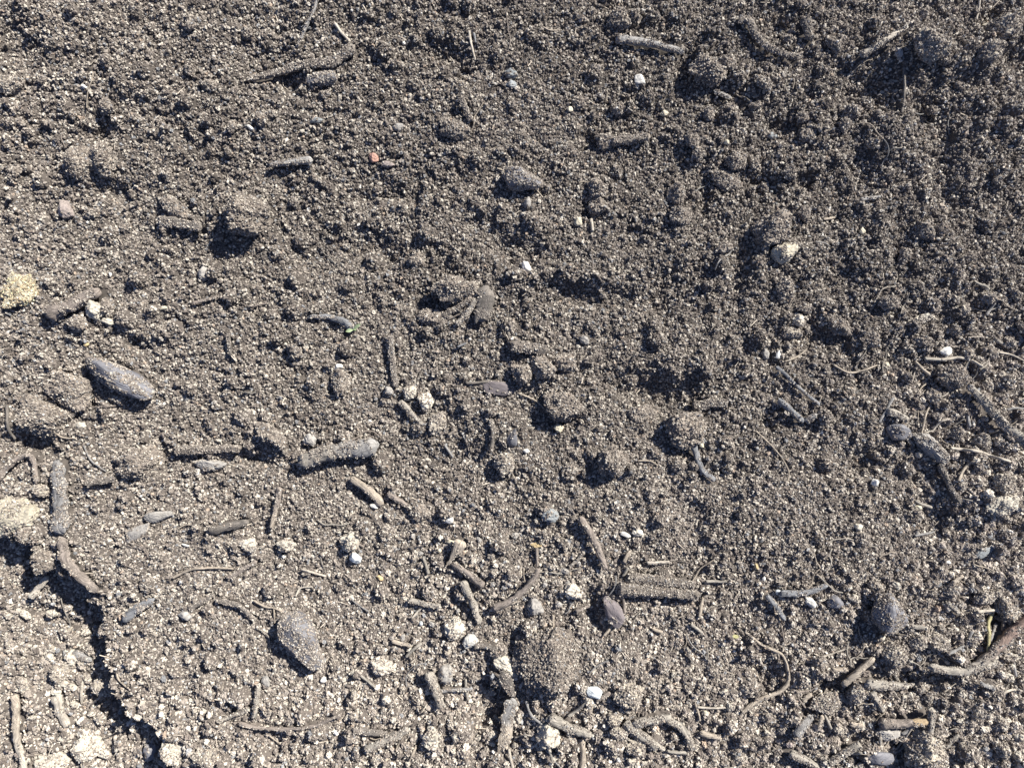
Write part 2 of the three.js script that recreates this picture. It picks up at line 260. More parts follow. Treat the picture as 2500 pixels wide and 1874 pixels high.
function stickThing(name, cat, kind, w, pts, label, o = {}) {
  const seed = OSEED++, r = rng(seed * 313), rad = w * 0.52, C = WOOD[kind], thin = w < 9;
  const crv = new THREE.CatmullRomCurve3(pts.map(([u, v]) => new THREE.Vector3(u, 0, v)), false, 'centripetal');
  const len = crv.getLength(), n = Math.max(6, Math.min(70, Math.round(len / (thin ? 4 : 5)))), P = crv.getSpacedPoints(n);
  let y = P.map(p => { let m = 0, c = 0; footprint(p.x, p.z, Math.max(6, rad), Math.max(6, rad), 0, 1, k => { m += thin ? HR[k] : 0.55 * HR[k] + 0.45 * HS[k]; c++; }); return (c ? m / c : Hpx(p.x, p.z)) + rad * (o.lift ?? (thin ? 1.2 : 0.45)) + (thin ? 4.5 : 6.5); });
  const passes = thin ? 6 : Math.round(n * n / 14) + 6;
  for (let k = 0; k < passes; k++) y = y.map((h, i) => i && i < n ? (y[i - 1] + h + y[i + 1]) / 3 : (h * 2 + y[i ? n - 1 : 1]) / 3);
  if (o.rise) y = y.map((h, i) => h + o.rise[0] * (1 - i / n) + o.rise[1] * i / n);
  const Q = P.map((p, i) => { const [u, v] = lay(p.x, p.z, y[i]); return new THREE.Vector3(u, y[i], v); });
  const sides = thin ? 6 : 12, flat = o.flat ?? (thin ? 1 : 0.72 + 0.25 * r()), prof = [], tw = o.taper ?? [1, 0.8];
  const rows = []; // centre index and scale, broken ends
  rows.push([0, 0.02, -0.15]); rows.push([0, 0.7, -0.12]); for (let i = 0; i <= n; i++) rows.push([i, 1, 0]); rows.push([n, 0.62, 0.12]); rows.push([n, 0.02, 0.15]);
  const pos = [], col = [], uv = [], idx = [], t = new THREE.Vector3(), side = new THREE.Vector3(), up = new THREE.Vector3(0, 1, 0), nn = new THREE.Vector3(), mid = Q[Math.floor(n / 2)];
  const frame = i => { t.copy(Q[Math.min(n, i + 1)]).sub(Q[Math.max(0, i - 1)]).normalize(); side.crossVectors(t, up).normalize(); nn.crossVectors(side, t).normalize(); };
  for (let k = 0; k < 5; k++) prof.push([k * 1.2566 + r() * 0.9, 0.74 + 0.3 * r()]);
  const poly = a => { let m = 1.15; for (const [t0, d] of prof) { const c = Math.cos(a - t0); if (c > 0.05) m = Math.min(m, d / c); } return m; };
  const ringR = (i, a) => { const s = i / n; let k = mix(tw[0], tw[1], s); if (o.belly) k *= 1 - o.belly * Math.pow(Math.abs(2 * s - 1), 2.2); k *= 1 + (thin ? 0.22 : 0.32) * n2(i * 0.2 + seed, Math.cos(a) * 0.7 + seed * 3) + (thin ? 0 : 0.32) * n2(i * 0.5 - seed, Math.cos(a) * 1.6 + Math.sin(a)); return rad * k * (thin ? 1 : poly(a + 0.012 * i)); };
  if (!thin) Q.forEach((q, i) => { if (i && i < n) { q.x += rad * 0.22 * n2(i * 0.35, seed * 1.7); q.z += rad * 0.22 * n2(i * 0.35 + 50, seed * 1.7); } });
  rows.forEach(([i, k, off], ri) => {
    frame(i); const c = Q[i];
    for (let s = 0; s <= sides; s++) {
      const a = s / sides * 6.28318, rr = ringR(i, a) * k, jag = (off ? off * rad * (3 + 9 * n2(Math.cos(a) * 1.9 + seed, Math.sin(a) * 1.9)) : 0), ca = Math.cos(a) * rr, sa = Math.sin(a) * rr * flat;
      pos.push((c.x - mid.x + side.x * ca + nn.x * sa + t.x * jag) * S, (c.y - mid.y + side.y * ca + nn.y * sa + t.y * jag) * S, (c.z - mid.z + side.z * ca + nn.z * sa + t.z * jag) * S);
      const end = ri < 2 || ri > rows.length - 3, mk = (end && !thin ? 1.25 : 1) * (1 + 0.35 * n2(i * 0.16 + seed, a * 0.3) + 0.3 * n2(i * 0.9, a * 1.7 + seed)); let cc = C;
      if (o.to) { const q = sm(0.35, 0.75, i / n); const D = WOOD[o.to]; cc = C.map((x, h) => mix(x, D[h], q)); }
      if (o.tip && i / n > 0.72) cc = o.tip;
      for (let h = 0; h < 3; h++) col.push(Math.min(0.78, Math.max(0.02, cc[h] * mk * 1.25)));
      uv.push(i / n * len / 160 + seed * 0.37, s / sides * Math.max(0.4, w / 40));
    }
  });
  for (let ri = 0; ri < rows.length - 1; ri++) for (let s = 0; s < sides; s++) { const a = ri * (sides + 1) + s, b = a + 1, c = a + sides + 1, d = c + 1; idx.push(a, b, c, b, d, c); }
  const g = new THREE.BufferGeometry(); g.setAttribute('position', new THREE.Float32BufferAttribute(pos, 3)); g.setAttribute('color', new THREE.Float32BufferAttribute(col, 3)); g.setAttribute('uv', new THREE.Float32BufferAttribute(uv, 2)); g.setIndex(idx); g.computeVertexNormals();
  const body = new THREE.Mesh(g, barkMat); body.castShadow = body.receiveShadow = true;
  if (!thin) Q.forEach((q, i) => { footprint(q.x, q.z, rad, rad, 0, 0.95, k => { if (HR[k] > q.y - rad * 0.25) HR[k] = q.y - rad * 0.25; }); footprint(q.x, q.z, rad, rad, 0, 0.8, k => { OC[k] = 1; }); });
  let root = body; const cov = o.g ?? (thin ? 0 : WG[kind]);
  if (cov > 0) {
    root = new THREE.Group(); body.name = o.part || 'stem'; root.add(body); const cnt = Math.round(len * w * 2.2 / 10), list = [];
    for (let k = 0; k < cnt; k++) { const i = Math.floor(r() * (n + 1)), a = -0.2 + r() * 3.54, rr = ringR(i, a) ; if (cov < 0.95 && n2(i * 0.15 + seed, a * 0.6) + 0.5 * n2(i * 0.5, a * 1.5 + seed) < 0.4 - cov + 0.2 * (r() - 0.5)) continue; frame(i); const c = Q[i], ca = Math.cos(a) * rr, sa = Math.sin(a) * rr * flat, j = (r() - 0.5) * len / n; list.push([c.x - mid.x + side.x * ca + nn.x * sa + t.x * j, c.y - mid.y + nn.y * sa + side.y * ca + t.y * j + 0.3, c.z - mid.z + side.z * ca + nn.z * sa + t.z * j, 0.8 + 1.3 * r() * r()]); }
    if (list.length) root.add(grains(list, r, 0.3));
  }
  root.name = numbered(name); root.position.set(X(mid.x), mid.y * S, Z(mid.z)); tagOf(root, label, cat, o.group); scene.add(root); return root;
}
// clods, stones, pebbles: kind, centre u v, length, width, turn, label, options
const CLOD = [
  ['clod', 187, 397, 58, 80, 0, 'left one of the twin upright soil clods at the upper left'],
  ['clod', 249, 389, 62, 96, -8, 'right one of the twin upright soil clods at the upper left'],
  ['dry', 20, 202, 62, 46, 0, 'dry clod cut by the left edge near the upper corner'],
  ['clod', 428, 509, 86, 40, 30, 'elongated crumb-coated clod lying beside a dark bark strip, upper left'],
  ['clod', 583, 520, 104, 92, 0, 'broad low mound of soil with a crescent shadow below, upper left', { sink: 0.42 }],
  ['clod', 222, 521, 36, 26, 0, 'small brown clod right of the purplish pebble, upper left'],
  ['clod', 1108, 311, 74, 46, 30, 'flat greyish clod left of the smooth patch at upper centre', { h: 0.3 }],
  ['clod', 1477, 342, 42, 40, 0, 'dark clod at the left end of a crumb-coated stick, upper centre'],
  ['clod', 1461, 463, 50, 46, 0, 'upper clod of a stacked pair right of the big speckled stone'],
  ['clod', 1461, 503, 46, 42, 0, 'lower clod of a stacked pair right of the big speckled stone'],
  ['clod', 1512, 50, 54, 50, 0, 'rounded clod at the top edge above a grey twig'],
  ['clod', 1656, 474, 38, 52, 0, 'upper clod of a vertical pair in the upper right middle'],
  ['clod', 1660, 527, 50, 46, 0, 'lower clod of a vertical pair in the upper right middle'],
  ['clod', 1415, 249, 34, 30, 0, 'small round clod left below the round white pebble'],
  ['clod', 1512, 264, 38, 34, 0, 'small round clod straight below the round white pebble'],
  ['clod', 1735, 168, 80, 72, 0, 'smooth dark clod half in a deep shadow at the upper right'],
  ['clod', 1799, 389, 50, 46, 0, 'round dark clod in the grooves, right of the upper middle'],
  ['clod', 1976, 330, 44, 28, 0, 'small flat clod in the grooves of the upper right'],
  ['clod', 1772, 437, 82, 40, 25, 'slanting slab of caked soil below a round dark clod', { h: 0.3 }],
  ['clod', 1893, 558, 90, 76, 0, 'large grey-brown clod right above the rounded beige stone'],
  ['dry', 2278, 109, 82, 60, 20, 'dry lump on the mound in the upper right corner'],
  ['dry', 2421, 120, 66, 46, -15, 'dry lump nearest the upper right corner, below the hollow'],
  ['dry', 2456, 66, 78, 56, 0, 'pale lump filling the upper right corner'],
  ['clod', 2258, 564, 44, 40, 0, 'greyish clod beside a dark vertical groove at the right'],
  ['clod', 167, 948, 110, 84, 40, 'large caked clod left of the big slug-shaped stone', { h: 0.36 }],
  ['clod', 97, 1022, 128, 92, 10, 'broad caked clod at the left edge below the slug-shaped stone', { h: 0.34 }],
  ['clod', 260, 748, 32, 40, 0, 'dark clod touching the whitish angular lump on its right'],
  ['clod', 190, 790, 52, 36, 10, 'rounded clod below the whitish angular lump at the left'],
  ['clod', 330, 1133, 102, 80, 0, 'large round clod above the dark bark strip, lower left', { h: 0.4 }],
  ['clod', 832, 930, 52, 60, 0, 'dark round clod just below the striped white shell'],
  ['clod', 719, 857, 36, 36, 0, 'small round clod left above the striped white shell'],
  ['clod', 657, 1060, 88, 46, 40, 'slanting mound of caked soil above the dusty log', { h: 0.36 }],
  ['clod', 1053, 775, 56, 40, 0, 'lumpy clod at the lower end of two parallel sticks'],
  ['clod', 1108, 703, 92, 56, -5, 'prominent pale-topped clod casting a shadow above two sticks', { h: 0.46, sink: 0.2 }],
  ['clod', 1155, 704, 28, 40, 10, 'small lump at the right end of the prominent pale-topped clod'],
  ['clod', 1014, 633, 36, 28, 0, 'small grey clod left above the prominent pale-topped clod'],
  ['dry', 1069, 1031, 42, 52, 0, 'round yellowish clod right of a pale twig near the centre'],
  ['clod', 1279, 911, 48, 52, 0, 'round crumb clod on the ridge, right of the purplish slab'],
  ['clod', 1325, 892, 46, 72, -35, 'upright slanting clod on the ridge near the centre'],
  ['clod', 1384, 884, 44, 44, 0, 'round clod right of an upright slanting clod near the centre'],
  ['clod', 1376, 992, 84, 74, 0, 'big crumbly clod on the ridge left of the deep hollow', { sink: 0.4 }],
  ['clod', 1496, 1129, 68, 66, -40, 'ball-shaped grainy clod with a shadow at its left, right of centre', { h: 0.46, sink: 0.18 }],
  ['clod', 1675, 1052, 94, 84, 0, 'big round grainy clod below the deep hollow, right of centre', { h: 0.42 }],
  ['dry', 1232, 1133, 48, 52, 0, 'beige clod below a dark egg-shaped stone near the centre'],
  ['clod', 1567, 1012, 74, 44, 0, 'crumbly lip of soil right under the deep hollow'],
  ['pale', 999, 958, 36, 34, 0, 'yellowish white lump at the left of a pair near the centre'],
  ['pale', 1038, 977, 36, 40, 0, 'yellowish white lump at the right of a pair near the centre'],
  ['pale', 2258, 775, 48, 24, -15, 'whitish flat lump in the right part, below a groove'],
  ['clod', 2336, 919, 78, 52, 10, 'broad clod left of the long slanting stick at the right edge'],
  ['clod', 1918, 701, 44, 56, 0, 'upright rounded clod below the rounded beige stone'],
  ['clod', 2177, 736, 48, 36, 0, 'beige-topped clod in the right part, above a hollow'],
  ['clod', 2052, 794, 80, 40, 40, 'log-shaped clod slanting over a deep hollow at the right'],
  ['pale', 1951, 779, 26, 32, 0, 'small whitish angular lump left of a log-shaped clod'],
  ['dry', 1935, 812, 46, 26, 5, 'flat beige lump below a small whitish one at the right'],
  ['clod', 2130, 826, 30, 44, 0, 'small upright grey clod right of the deep hollow at the right'],
  ['clod', 2258, 833, 40, 32, 0, 'small dark clod left of the white oval pebble'],
  ['clod', 1967, 750, 34, 26, 0, 'small smooth grey clod right above a whitish angular lump'],
  ['clod', 2340, 1059, 36, 34, 0, 'round clod between the long right stick and a dusty oblong stone'],
  ['dry', 2402, 1078, 42, 38, 0, 'round dry clod right under the long slanting stick at the right'],
  ['dry', 2456, 1180, 56, 48, 0, 'upper of two dry lumps on the right edge below the slanting stick'],
  ['pale', 2450, 1232, 70, 46, -20, 'pale lower lump of two on the right edge below the slanting stick'],
  ['dry', 97, 1197, 40, 30, 0, 'yellowish clod above the pale stone at the left edge'],
  ['clod', 58, 1300, 52, 54, 0, 'rounded clod below the pale stone at the left edge'],
  ['clod', 113, 1366, 70, 58, 0, 'dark clod overhanging the ledge at the lower left', { sink: 0.15 }],
  ['pale', 696, 1333, 44, 28, 0, 'whitish oval lump right of a cluster of pale bits, lower left'],
  ['pale', 606, 1331, 48, 36, 0, 'cluster-shaped whitish lump left of a whitish oval one'],
  ['dry', 144, 1640, 46, 54, 20, 'pale rounded clod on the low ground at the lower left'],
  ['dry', 253, 1677, 56, 44, 0, 'beige clod on the foot of the ledge, lower left'],
  ['pale', 214, 1826, 74, 60, 0, 'large pale crumbling lump left of the blue shadow at the bottom'],
  ['pale', 128, 1864, 80, 50, 0, 'pale crumbling lump on the bottom edge at the lower left'],
  ['pale', 420, 1832, 72, 64, 0, 'pale crumbling lump right of the blue shadow at the bottom'],
  ['dry', 500, 1850, 60, 46, 0, 'beige lump on the bottom edge, right of the crumbling pale one'],
  ['pale', 855, 1320, 46, 46, 0, 'whitish round lump above the bluish white pebble'],
  ['clod', 1026, 1248, 48, 38, 0, 'dark brown clod casting a shadow, below a brown stick'],
  ['clod', 1252, 1401, 34, 34, 0, 'dark grey ball of soil above a curved brown stick'],
  ['clod', 1345, 1622, 156, 172, 10, 'biggest rounded clod of the picture, coated in crumbs, bottom centre', { h: 0.27, sink: 0.30, amp: 0.3, nf: 11 }],
  ['pale', 1236, 1623, 72, 38, 35, 'peanut-shaped whitish clod touching the biggest clod', { g: 0.2 }],
  ['dry', 1535, 1704, 76, 62, 25, 'beige clod right of the white shell at the bottom'],
  ['dry', 1497, 1759, 34, 34, 0, 'small beige clod above a wider one, right of the bottom centre'],
  ['dry', 1512, 1789, 48, 30, 20, 'flat beige clod left of two crossing sticks at the bottom'],
  ['pale', 1053, 1806, 46, 54, 0, 'round pale ball of soil near the bottom edge, left of centre', { g: 0.5 }],
  ['pale', 1113, 1798, 22, 26, 0, 'small whitish lump right of the round pale ball at the bottom'],
  ['pale', 1108, 1537, 46, 60, 0, 'tall whitish lump above a pale grey chip, bottom centre'],
  ['pale', 933, 1627, 64, 38, 10, 'fluffy whitish lump in the lower middle, left of centre'],
  ['dry', 1193, 1697, 24, 48, 15, 'tan upright clod at the left wall of the dark hollow, bottom centre'],
  ['pale', 1399, 1444, 46, 34, 0, 'whitish lump left of the dark oblong stone, lower centre'],
  ['pale', 1341, 1798, 66, 56, 0, 'whitish crumbly lump right of the dark hollow at the bottom'],
  ['clod', 2109, 1318, 38, 34, 0, 'dark round clod under a small grey-white pebble, lower right'],
  ['dry', 2184, 1599, 54, 54, 0, 'rounded grey clod below the tall dark stone, lower right', { h: 0.46 }],
  ['dry', 2402, 1459, 50, 40, 0, 'dry clod above the pale forked twig at the right edge'],
  ['dry', 2460, 1487, 52, 64, -20, 'big dry clod right of the pale forked twig at the right edge'],
  ['dry', 2293, 1568, 62, 40, 30, 'oblong dry clod left of the thick right-hand root'],
  ['dry', 2246, 1568, 38, 34, 0, 'round dry clod left of an oblong one above the thick root'],
  ['dry', 2258, 1838, 100, 88, 0, 'large pale knobbly clod on the bottom edge at the lower right', { h: 0.44 }],
  ['dry', 2021, 1716, 84, 54, -15, 'flat caked slab left of a dark gap at the lower right', { h: 0.28 }],
  ['clod', 2006, 1619, 34, 38, 0, 'small brown clod left of the tan broken twig, lower right'],
  ['dry', 2328, 1440, 38, 30, 0, 'small rounded clod above a short stick at the lower right'],
  ['dry', 2100, 1690, 50, 44, 0, 'crumbly clod under the tan broken twig, lower right'],
  ['dry', 1555, 1827, 52, 44, 0, 'grey shaded clod below two crossing sticks at the bottom'],
  ['clod', 288, 974, 36, 24, 10, 'small clod in the shadow right under the slug-shaped stone'],
];
const STONE = [
  ['stone', 299, 927, 172, 70, 27, 'large dark slug-shaped stone, blunt left and pointed right, dusted with grains', 'stone', { taper: 0.55, h: 0.40, sink: 0.22, amp: 0.1, g: 0.62 }],
  ['stone', 735, 1563, 158, 74, 52, 'large dark oblong stone with sandy grains and a deep shadow, lower left', 'stone', { taper: 0.3, h: 0.38, sink: 0.25, amp: 0.1, g: 0.75 }],
  ['stone', 1273, 441, 98, 50, 8, 'big speckled dark stone at the upper centre with a shadow beneath', 'stone', { h: 0.44, sink: 0.2, g: 0.8, taper: 0.2 }],
  ['stone', 790, 190, 76, 36, -15, 'oblong grey stone below the long crumb-coated root, upper left', 'stone', { g: 0.7 }],
  ['pink', 159, 513, 30, 44, -12, 'purplish grey upright pebble in the upper left', 'pebble', {}],
  ['blue', 772, 294, 32, 17, -10, 'small bluish green pebble left of the upper centre', 'pebble', {}],
  ['grey', 972, 311, 24, 20, 0, 'small purplish pebble left of a flat greyish clod', 'pebble', {}],
  ['grey', 1288, 494, 17, 25, 10, 'small grey pebble just below the big speckled stone', 'pebble', { g: 0 }],
  ['blue', 1248, 179, 32, 24, 0, 'upper of two bluish pebbles near the top centre', 'pebble', {}],
  ['blue', 1248, 207, 28, 20, 0, 'lower of two bluish pebbles near the top centre', 'pebble', {}],
  ['cream', 1411, 542, 17, 21, 0, 'small cream pebble below the stacked clods, upper centre', 'pebble', {}],
  ['cream', 1621, 278, 17, 13, 0, 'yellowish pebble right below the round white pebble', 'pebble', {}],
  ['cream', 1391, 268, 13, 11, 0, 'tiny pale pebble left of a small round clod, upper centre', 'pebble', {}],
  ['cream', 1774, 348, 13, 12, 0, 'tiny yellow pebble above a round dark clod, upper right', 'pebble', {}],
  ['cream', 2105, 564, 14, 13, 0, 'tiny cream pebble alone in the grooves of the right part', 'pebble', {}],
  ['blue', 1885, 332, 24, 20, 0, 'small grey-blue pebble in the grooves of the upper right', 'pebble', {}],
  ['dryst', 1916, 616, 58, 46, -8, 'rounded beige stone below the large grey-brown clod', 'stone', {}],
  ['grey', 2194, 128, 17, 25, -20, 'small pale stone under a tan twig in the upper right', 'pebble', { g: 0.1 }],
  ['white', 1561, 196, 25, 24, 0, 'round white pebble at the upper right of centre, brightest of the top', 'pebble', { h: 0.36 }],
  ['white', 1285, 650, 19, 26, -15, 'white oval pebble just above the centre', 'pebble', {}],
  ['white', 1079, 320, 9, 9, 0, 'tiny white pebble at the left end of the flat greyish clod', 'pebble', {}],
  ['white', 206, 212, 18, 10, 20, 'small white shell fragment in the upper left', 'shell', { h: 0.3 }],
  ['white', 612, 313, 18, 9, 40, 'white sliver left of the bluish green pebble', 'shell', { h: 0.3 }],
  ['white', 828, 895, 18, 13, -20, 'striped white snail shell above a dark round clod', 'shell', { h: 0.5 }],
  ['brick', 911, 385, 23, 25, 15, 'reddish brick chip at the upper left of centre', 'brick chip', { amp: 0.35 }],
  ['pink', 946, 401, 34, 15, -5, 'pinkish flat chip beside the reddish brick chip', 'pebble', {}],
  ['pale', 227, 756, 44, 44, 20, 'whitish angular lump right of a bark log at the left', 'stone', { g: 0.12, amp: 0.4 }],
  ['pale', 262, 783, 32, 17, 20, 'small whitish chip below the whitish angular lump', 'pebble', { g: 0 }],
  ['sand', 50, 712, 92, 70, -25, 'patch of pale yellow sandy grains caked at the left edge', 'sand patch', { h: 0.16, sink: 0.36 }],
  ['grey', 496, 666, 24, 32, 0, 'grey upright pebble in the left middle', 'pebble', { g: 0.1 }],
  ['yellow', 210, 841, 13, 12, 0, 'tiny orange pebble above the slug-shaped stone', 'pebble', {}],
  ['pale', 196, 1037, 24, 17, 0, 'small pale pebble below the large caked clod, left', 'pebble', { g: 0 }],
  ['cream', 400, 752, 17, 9, -15, 'small cream chip above a little hollow, left middle', 'pebble', {}],
  ['white', 270, 670, 6, 11, -20, 'tiny white fleck above the dark clod, left middle', 'pebble', {}],
  ['grey', 513, 1133, 68, 27, 6, 'pointed grey stone with a shadow below, right of a large round clod', 'stone', { taper: 0.4, g: 0.3 }],
  ['grey', 758, 1074, 36, 28, 50, 'grey angular chip above the dusty log', 'pebble', { g: 0.1 }],
  ['dryst', 22, 1266, 122, 84, -35, 'pale flat stone cut by the left edge', 'stone', { h: 0.3 }],
  ['stone', 1252, 1070, 25, 44, 15, 'dark bluish egg-shaped stone just below the centre', 'stone', { g: 0.2 }],
  ['cream', 1364, 1045, 21, 24, 20, 'yellow-white stone under the big crumbly clod on the ridge', 'pebble', {}],
  ['white', 1285, 1100, 15, 12, 0, 'small white pebble right of the dark bluish egg-shaped stone', 'pebble', {}],
  ['slab', 1213, 946, 74, 38, 15, 'smooth purplish dark slab on the ridge near the centre', 'stone', { h: 0.26 }],
  ['grey', 1427, 829, 24, 20, 20, 'small grey pebble above the clods on the ridge', 'pebble', { g: 0.1 }],
  ['grey', 948, 954, 22, 20, 0, 'grey round pebble left of the yellowish white pair', 'pebble', { g: 0.1 }],
  ['cream', 1712, 1086, 11, 12, 0, 'tiny yellow pebble at the lower right of the big round grainy clod', 'pebble', {}],
  ['stone', 2196, 1055, 60, 38, 30, 'dark bluish rounded stone at the right, left of a dusty oblong stone', 'stone', { g: 0.35 }],
  ['grey', 2281, 1094, 102, 40, 38, 'dusty oblong stone slanting down to the right, right part', 'stone', { taper: 0.35, g: 0.45 }],
  ['white', 2309, 858, 29, 19, -8, 'white oval pebble in the right part', 'pebble', {}],
  ['cream', 2163, 889, 15, 12, 0, 'tiny cream pebble right of an arched root, right part', 'pebble', {}],
  ['white', 1899, 866, 11, 19, 10, 'small white upright pebble above a straight slate twig', 'pebble', {}],
  ['grey', 1870, 864, 19, 24, 0, 'small grey pebble left of a white upright one, right part', 'pebble', { g: 0 }],
  ['white', 2136, 1177, 17, 19, 0, 'white angular pebble alone in dark soil at the right', 'pebble', {}],
  ['cream', 2241, 1238, 18, 12, 10, 'yellowish oval pebble below the hollow, right part', 'pebble', {}],
  ['grey', 389, 1258, 72, 25, -8, 'narrow pale grey stone lying level in the lower left', 'stone', { taper: 0.3, g: 0.12 }],
  ['grey', 338, 1300, 66, 27, -30, 'flat slanting grey piece below the narrow pale grey stone', 'stone', { h: 0.25, g: 0.4 }],
  ['grey', 451, 1502, 28, 23, 10, 'grey angular pebble below two dark sticks, lower left', 'pebble', { g: 0 }],
  ['white', 455, 1330, 20, 6, 15, 'white sliver in the lower left, right of a flat grey piece', 'shell', { h: 0.4 }],
  ['grey', 649, 1662, 17, 25, -20, 'small greenish grey pebble above a thin stick, lower left', 'pebble', { g: 0 }],
  ['white', 789, 1658, 15, 12, -30, 'white speck below the large dark oblong stone', 'pebble', {}],
  ['pale', 136, 1689, 29, 17, 10, 'pale oval pebble on the low ground, above a pale wood piece', 'pebble', { g: 0 }],
  ['stone', 369, 1833, 32, 46, 5, 'dark chip in the blue shadow at the bottom left', 'stone', { g: 0.3 }],
  ['bluewhite', 867, 1362, 25, 25, 0, 'round bluish white pebble in the lower middle, left of centre', 'pebble', { h: 0.46 }],
  ['white', 913, 1234, 19, 12, 10, 'white oval pebble under the tan stick, left of the lower centre', 'pebble', {}],
  ['cream', 1100, 1323, 17, 14, 30, 'cream pebble touching the triangular wood chip', 'pebble', {}],
  ['cream', 1073, 1343, 12, 10, 0, 'tiny cream pebble left of the triangular wood chip', 'pebble', {}],
  ['white', 1098, 1269, 21, 16, -20, 'white pebble above the triangular wood chip', 'pebble', {}],
  ['blue', 1345, 1259, 46, 32, 0, 'blue-grey smooth pebble above the long dark brown stick', 'stone', {}],
  ['white', 1526, 1304, 25, 11, 30, 'left one of two whitish oval pebbles, right of the brown stick', 'pebble', {}],
  ['pale', 1559, 1300, 32, 18, 30, 'right one of two whitish oval pebbles, right of the brown stick', 'pebble', { g: 0 }],
  ['yellow', 1310, 1329, 32, 13, -5, 'orange-yellow flake in the lower centre', 'flake', { h: 0.4, amp: 0.5 }],
  ['yellow', 928, 1410, 18, 14, 30, 'small orange flake right below the bluish white pebble', 'flake', {}],
  ['slab', 1500, 1495, 74, 40, 58, 'dark purplish oblong stone under the crumb-coated logs', 'stone', { h: 0.45, sink: 0.2 }],
  ['grey', 1306, 1483, 36, 40, 0, 'grey rounded stone right of a curved brown stick', 'stone', { g: 0.1 }],
  ['bluewhite', 1448, 1689, 36, 27, 15, 'white shell-like pebble with a blunt bent end, bottom centre', 'shell', { h: 0.42 }],
  ['bluewhite', 1028, 1520, 8, 12, 0, 'tiny bluish white chip in the lower middle', 'pebble', {}],
  ['palechip', 1147, 1564, 32, 32, 20, 'pale grey angular chip below a tall whitish lump', 'stone', { amp: 0.42, h: 0.3 }],
  ['grey', 1088, 1646, 38, 40, 0, 'brownish grey rounded stone left of the dark hollow, bottom', 'stone', { g: 0.35 }],
  ['bluewhite', 1899, 1444, 11, 11, 0, 'tiny bluish white ball at the left end of a grey stick', 'pebble', {}],
  ['white', 1978, 1469, 36, 20, 38, 'white angular stone below a grey stick, lower right', 'stone', { amp: 0.4 }],
  ['stone', 2040, 1471, 38, 30, 25, 'small dark pebble right of the white angular stone', 'pebble', { g: 0.25 }],
  ['stone', 2169, 1500, 68, 106, -8, 'tall dark stone with sandy coating and shadow at left, lower right', 'stone', { h: 0.44, sink: 0.2, g: 0.7 }],
  ['pale', 2095, 1285, 20, 19, 0, 'small grey-white pebble above a dark round clod, lower right', 'pebble', { g: 0 }],
  ['blue', 2402, 1347, 56, 20, -25, 'bluish grey flat flake near the right edge', 'flake', { h: 0.3 }],
  ['white', 2313, 1372, 15, 8, 5, 'small white sliver left below the bluish grey flake', 'pebble', {}],
  ['white', 1864, 1411, 8, 10, 0, 'tiny white fleck above a grey stick, lower right', 'pebble', {}],
  ['olive', 1796, 1553, 19, 10, 10, 'small olive yellow chip left of the long bent tan twig', 'flake', { h: 0.35 }],
  ['yellow', 1846, 1382, 10, 18, -15, 'small orange flake in the lower right, above the grey stick', 'flake', { h: 0.4 }],
  ['pink', 1928, 1817, 18, 16, 0, 'pinkish crumb near the bottom right sticks', 'pebble', {}],
  ['grey', 2169, 1790, 70, 27, -6, 'pale grey oblong stone below the brown bark stick', 'stone', { g: 0.3 }],
  ['stone', 2145, 1848, 70, 32, 12, 'smooth grey stone left of the large pale knobbly clod', 'stone', { g: 0.12 }],
  ['cream', 1721, 1738, 11, 10, 0, 'tiny pale pebble under a thin pale twig, lower right', 'pebble', {}],
  ['pale', 2222, 1611, 11, 15, 0, 'small white upright grain right of a rounded grey clod', 'pebble', { g: 0 }],
];
Object.assign(KIND, {
  dryst: { c: [0.40, 0.365, 0.29], g: 0.5, amp: 0.2, f: 1.3, part: 'stone_body', L: 0.7 },
  slab: { c: [0.16, 0.14, 0.145], g: 0.3, amp: 0.2, f: 1.2, part: 'stone_body', L: 0.2 },
  bluewhite: { c: [0.56, 0.60, 0.61], g: 0, amp: 0.16, f: 1.3, L: 0 },
  palechip: { c: [0.44, 0.43, 0.40], g: 0.08, amp: 0.3, f: 1.4, part: 'stone_body', L: 0.5 },
});
